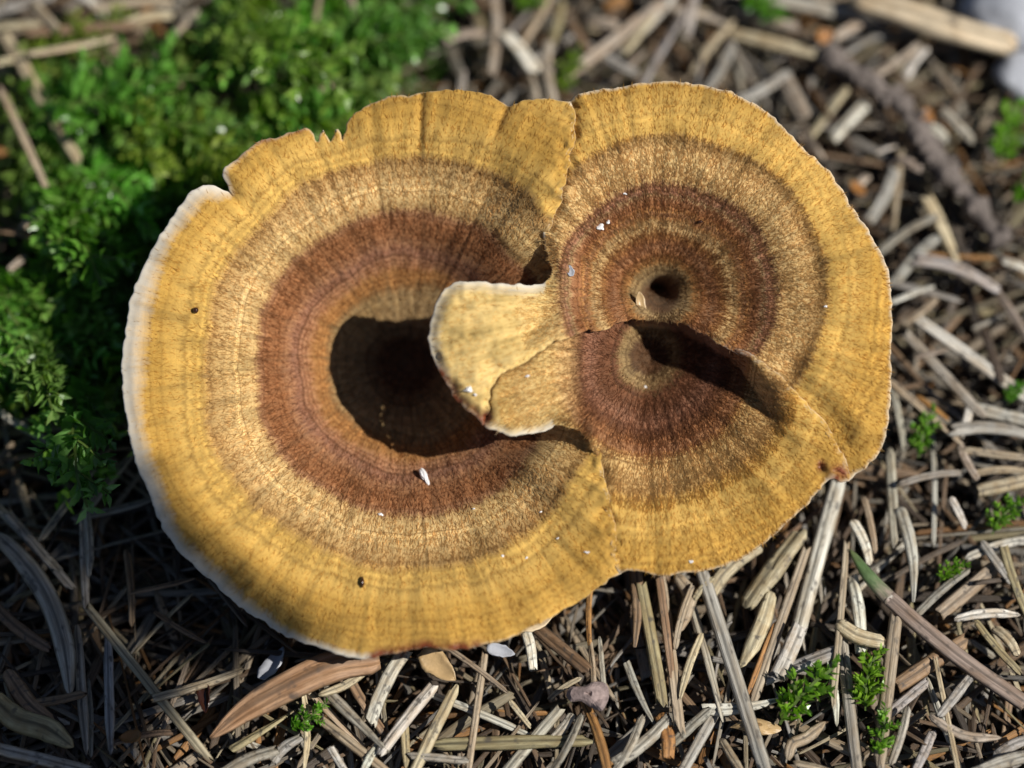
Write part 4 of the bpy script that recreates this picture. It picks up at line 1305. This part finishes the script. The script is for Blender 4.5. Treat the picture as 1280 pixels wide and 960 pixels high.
moss_poly = np.array([(-10, 60), (60, 90), (150, 62), (225, 70), (262, 0), (330, -20), (560, -20), (560, 90), (540, 118), (440, 160), (300, 200), (180, 330), (150, 490), (0, 500), (-10, 470)], float)
hole = lambda u, v: ((u - 335) / 62) ** 2 + ((v - 70) / 42) ** 2 < 1
cnt = 0
spots = []
BED = []
while cnt < 64:
    u, v = random.uniform(-20, 600), random.uniform(-20, 500)
    if not inside(np.array([u]), np.array([v]), moss_poly)[0] or hole(u, v):
        continue
    if u > 470 and random.random() < .45:
        continue
    if any((u - a) ** 2 + (v - b) ** 2 < 40 ** 2 for a, b in spots):
        if random.random() < .85:
            continue
    spots.append((u, v))
    t = random.uniform(.95, 1.6)
    warm = random.choice((random.uniform(.8, 1.2), random.uniform(1.0, 1.4), random.uniform(1.3, 1.8)))
    e = moss(u, v, random.uniform(-.12, .25), random.uniform(-3.6, -1.7) if u > 420 else random.uniform(-2.6, 0.6), random.uniform(-.5, .1), random.uniform(1.0, 1.5), random.choice(MV), 'moss shoot in the bed',
             'leafy green moss shoots of the bed', (t * warm, t, t * random.uniform(.9, 1.7)))
    BED.append((e, u, v))
    cnt += 1
moss(62, 330, 0.12, R(-100), -0.05, 1.15, MV[2], 'feathery moss frond hanging down into the shade at the left edge')
SPR = [(975, 905, R(62), 1.55, 'feathery bright green moss sprig beside a pale needle, bottom right'), (1082, 888, R(85), 1.3, 'dark green moss tuft between two upright needles at the bottom right'),
       (1096, 948, R(60), .9, 'small moss tuft at the bottom edge under the tall tan needle'), (1240, 668, R(70), 1.0, 'round moss tuft near the right edge above the grey curved needle'),
       (1148, 572, R(85), 1.0, 'small bright moss tuft right of the pointed cap tip'), (1252, 206, R(75), 1.5, 'bright green moss sprig on the right edge beside the twig'),
       (1262, 252, R(30), 1.2, 'moss sprig at the right edge under the larger bright one'), (1174, 728, R(60), .7, 'tiny moss tuft among tan needles right of the half-green needle'),
       (704, 118, R(80), 1.0, 'moss tuft behind the top junction of the caps'), (646, 16, R(70), 1.3, 'bright moss tuft at the top edge beside a pinkish needle'),
       (362, 912, R(20), .8, 'dark green moss tuft under the bark strip'), (1260, 505, R(80), .6, 'faint moss tuft between pale needles at the right edge'),
       (925, -2, R(-20), 1.2, 'dark green moss sprig at the top edge above the straw needle')]
for i, (u, v, ro, sz, lab) in enumerate(SPR):
    for k in range(1):
        moss(u, v, 0.05, ro + random.uniform(-.3, .3), random.uniform(-.55, -.2), sz * .9, MS[i % 4], lab, None, (random.uniform(1.2, 1.8), random.uniform(1.15, 1.4), .8))

# low moss under the shoots, colour darkened for shade: nobody could count it
V, F, A = [], [], []
for i in range(5200):
    u, v = random.uniform(-30, 610), random.uniform(-30, 520)
    if not inside(np.array([u]), np.array([v]), moss_poly)[0]:
        continue
    p = g1(u, v, random.uniform(-.35, -.02))
    d = Vector((random.uniform(-1, 1), random.uniform(-1, 1), random.uniform(-.1, .8))).normalized()
    leaf_geo(V, F, A, p, d, Vector((0, 0, 1)) + d.orthogonal() * .3, random.uniform(.07, .12), random.uniform(.04, .07), random.random() * .7)
me = make_mesh('moss_carpet', V, F)
fattr(me, 'leaf', A)
mb = link('moss_carpet', me, None, MAT_MOSS)
mb['kind'] = 'stuff'
mb.color = (0.5, 0.5, 0.5, 1)
mb['label'] = 'low moss leaves filling the bed between the shoots, colour darkened as shade'

# ------------------------------------------------------------------ more needles: first single ones, then the mass
capsil = np.vstack([D['left_outer'], D['low_outer'], rev(D['right_outer'])])


def litter_spot():
    while True:
        u, v = random.uniform(-60, 1340), random.uniform(-60, 1020)
        if inside(np.array([u]), np.array([v]), capsil)[0] and random.random() < .9:
            continue
        return u, v


COLS = 'gggttbbbswllyd'
extra = 0
while extra < 300 - len(NEEDLES) - 2 or extra < 0:
    u, v = litter_spot()
    if not (0 < u < 1280 and 0 < v < 960) or inside(np.array([u]), np.array([v]), capsil)[0]:
        continue
    if inside(np.array([u]), np.array([v]), moss_poly)[0] and random.random() < .8:
        continue
    a = random.uniform(0, math.pi)
    if u > 780 and v > 560:
        a = random.gauss(1.75, .45)
    L = random.uniform(35, 75)
    place_needle(u - math.cos(a) * L, v - math.sin(a) * L, u + math.cos(a) * L, v + math.sin(a) * L, random.uniform(8, 15), random.choice(COLS), random.choice(['pt', 'bl', 'br', 'tp']),
                 z=random.uniform(.1, .3) if inside(np.array([u]), np.array([v]), moss_poly)[0] else random.uniform(-.22, .0))
    extra += 1
    if extra >= 300 - len(NEEDLES) + extra - 0 and len(NEEDLES) >= 298:
        break

GEO = [needle_geo(PROFS[random.choice(['pt', 'bl', 'br', 'tp'])], random.uniform(-.4, .4), random.uniform(-.2, .3), random.uniform(-1, 1), 6) for _ in range(10)]
GEO = [(np.array(V), np.array([t for f in F for t in ([(f[0], f[k], f[k + 1]) for k in range(1, len(f) - 1)])]), np.array(L)) for V, F, L in GEO]
VV, FF, LL, CC = [], [], [], []
off = 0
for i in range(8200):
    u, v = random.uniform(-260, 1540), random.uniform(-260, 1220)
    inm = inside(np.array([u]), np.array([v]), moss_poly)[0]
    if inm and random.random() < .8:
        continue
    z = random.uniform(-.62, -.10)
    a = random.uniform(0, 6.283)
    L = random.uniform(.6, 1.5)
    w = random.uniform(.03, .10)
    if i > 6000:
        z, w = random.uniform(-.3, -.04), random.uniform(.025, .055)
    x = Vector((math.cos(a), math.sin(a), random.gauss(0, .12))).normalized()
    y = Vector((0, 0, 1)).cross(x).normalized(); nz = x.cross(y)
    ro = random.gauss(0, .5)
    y, nz = y * math.cos(ro) + nz * math.sin(ro), nz * math.cos(ro) - y * math.sin(ro)
    B = np.array([x, y, nz])
    gv, gf, gl = random.choice(GEO)
    c = np.array(g1(u, v, z))
    VV.append((gv * np.array([L, w, w])) @ B + c)
    FF.append(gf + off)
    LL.append(gl + rng.random(3) * 40)
    dk = random.uniform(.25, .8)  # deep needles tinted darker, so the gaps look shadowed
    col = [q * dk for q in TINT[random.choice('ggttbbbddsylo')]]
    CC.append(np.tile(col, (len(gv), 1)))
    off += len(gv)
me = mesh_fast('needle_litter', np.vstack(VV), np.vstack(FF))
vattr(me, 'local', np.vstack(LL))
ca = me.attributes.new('tint', 'FLOAT_COLOR', 'POINT')
cc = np.vstack(CC)
ca.data.foreach_set('color', np.hstack([cc, np.ones((len(cc), 1))]).astype(np.float32).ravel())
lit = link('needle_litter', me, None, MAT_NEEDLE_S)
lit['kind'] = 'stuff'
lit['label'] = 'deep layer of broken brown and grey needles covering the soil'

# fine crumbs of duff between the needles
V, F = [], []
for i in range(9000):
    u, v = random.uniform(-120, 1400), random.uniform(-120, 1080)
    p = np.array(g1(u, v, random.uniform(-.6, -.3)))
    s = random.uniform(.012, .04)
    t = rng.normal(0, 1, (4, 3)) * s
    j = len(V)
    V += [tuple(p + q) for q in t]
    F += [(j, j + 1, j + 2), (j, j + 3, j + 1), (j, j + 2, j + 3), (j + 1, j + 3, j + 2)]
me = make_mesh('duff', V, F)
du = link('duff', me, None, simple_material('duff_crumbs', (0.10, 0.065, 0.042), 0.9, 0.15, 0.7, 1.5, 0.2))
du['kind'] = 'stuff'
du['label'] = 'fine dark crumbs of decayed litter between the needles'

# ------------------------------------------------------------------ spruce bough hanging between the sun and the lower left rim (outside the picture)
bough = bpy.data.objects.new('spruce_bough', None)
COL.objects.link(bough)
tag(bough, 'green spruce bough tip hanging outside the picture, shading the lower left rim', 'bough')
far = SUN * 28.0
V, F = [], []
for line, nn_ in (([(352, 806), (295, 764), (230, 715), (180, 660), (110, 575), (-60, 420), (-400, 180)], 1500),
                  ([(238, 860), (200, 828), (155, 780), (105, 715), (60, 640), (-60, 480)], 1300),
                  ([(215, 905), (165, 860), (110, 795), (40, 700), (-60, 560)], 1200),
                  ([(190, 960), (125, 905), (55, 825), (-30, 720), (-120, 560)], 1200),
                  ([(170, 1030), (100, 980), (25, 910), (-60, 800), (-160, 640)], 1200)):
    pp = [Vector(P(np.array(float(u)), np.array(float(v)), np.array(-0.1)) + far) for u, v in line]
    lathe('stem', pp, list(np.linspace(0.03, 0.09, len(pp))), 8, MAT_TWIG, bough, 0.1)
    for i in range(nn_):
        t = random.random() ** 1.15 * (len(pp) - 1.001)
        k = int(t)
        c = pp[k].lerp(pp[k + 1], t - k)
        d = (pp[k] - pp[k + 1]).normalized()
        s_ = Matrix.Rotation(random.uniform(0, 6.283), 3, d) @ d.orthogonal().normalized()
        nd = (d * .45 + s_).normalized()
        x = nd.orthogonal().normalized() * .04; y = nd.cross(x).normalized() * .04
        L = random.uniform(.22, .36)
        j = len(V)
        V += [c + x, c + y, c - x, c - y, c + nd * L]
        F += [(j, j + 1, j + 4), (j + 1, j + 2, j + 4), (j + 2, j + 3, j + 4), (j + 3, j, j + 4)]
me = make_mesh('needles', V, F)
bn = link('needles', me, bough, MAT_BOUGH)
bn['kind'] = 'stuff'

# ------------------------------------------------------------------ labels of the needles
LM = [('the large grey pebble', 1255, 25), ('the cream wood splinter', 1170, 32), ('the knobbly twig', 1120, 130), ('the half-green needle', 1150, 780), ('the feathery moss sprig', 985, 890),
      ('the pinkish flake', 738, 868), ('the reddish bark strip', 360, 870), ('the cupped tan bud scale', 548, 832), ('the bottom left corner', 20, 940), ('the top left corner', 10, 10),
      ('the small moss tuft near the cap tip', 1150, 555), ('the right cap rim', 1116, 400), ('the bottom right corner', 1270, 945), ('the shaded left rim', 140, 580), ('the bottom junction of the caps', 780, 718),
      ('the top junction of the caps', 712, 122), ('the round moss tuft', 1245, 655), ('the top edge of the right cap', 900, 80), ('the notched cap edge', 400, 150), ('the bright moss sprig', 1262, 215),
      ('the pointed cap tip', 1060, 604), ('the lower right cap edge', 920, 710)]
ORD = ['', 'second', 'third', 'fourth', 'fifth', 'sixth']
ML = [('the long straw needle', 50, 120), ('the brown-tan needle on the left edge', 35, 190), ('the pinkish tan slanting needle', 215, 48), ('the notched cap edge', 400, 160), ('the upper left rim of the cap', 225, 255),
      ('the shaded left rim', 150, 420), ('the dark gap in the moss', 335, 70), ('the top edge of the picture', 460, 0), ('the hanging moss frond', 55, 390), ('the thin tan stalk', 397, 15), ('the rounded top edge of the left cap', 520, 110),
      ('the small tan bit in the moss', 113, 130)]
ORDM = ['nearest', 'second nearest', 'third nearest', 'fourth nearest', 'fifth nearest', 'sixth nearest', 'seventh nearest', 'eighth nearest', 'ninth nearest', 'tenth nearest', 'eleventh nearest', 'twelfth nearest']
kk_ = {}
for e, u, v in BED:
    nm, a, b = min(ML, key=lambda q: (q[1] - u) ** 2 + (q[2] - v) ** 2)
    side = ('right of' if u > a else 'left of') if abs(u - a) > abs(v - b) else ('below' if v > b else 'above')
    if 'cap' in nm or 'rim' in nm or 'picture' in nm:
        side = 'by'
    kk_.setdefault((side, nm), []).append(((u - a) ** 2 + (v - b) ** 2, e))
for (side, nm), lst in kk_.items():
    lst.sort(key=lambda q: q[0])
    for i, (_, e) in enumerate(lst):
        e['label'] = f'green moss shoot {side} {nm}' + (f', {ORDM[min(i, 11)]} to it' if len(lst) > 1 else '')
keys = {}
for (o, u, v, col, lab) in NEEDLES:
    o['category'] = 'needle'
    o['group'] = 'dry needles lying in the litter'
    if lab:
        o['label'] = lab
        continue
    nm, a, b = min(LM, key=lambda q: (q[1] - u) ** 2 + (q[2] - v) ** 2)
    du_, dv = u - a, v - b
    side = ('right of' if du_ > 0 else 'left of') if abs(du_) > abs(dv) else ('below' if dv > 0 else 'above')
    if 'corner' in nm:
        side = 'by'
    if 'rim' in nm or 'cap edge' in nm or 'edge of' in nm:
        side = 'by'
    keys.setdefault((col, side, nm), []).append((du_ ** 2 + dv ** 2, o))
for (col, side, nm), lst in keys.items():
    lst.sort(key=lambda q: q[0])
    if len(lst) == 1:
        lst[0][1]['label'] = f'{WORD[col]} needle {side} {nm}'
        continue
    for i, (_, o) in enumerate(lst):
        if i < 6:
            o['label'] = f'{WORD[col]} needle {side} {nm}, {(ORD[i] + " ").lstrip()}nearest'
        else:
            o['label'] = f'{WORD[col]} needle {side} {nm}, among the farther ones'
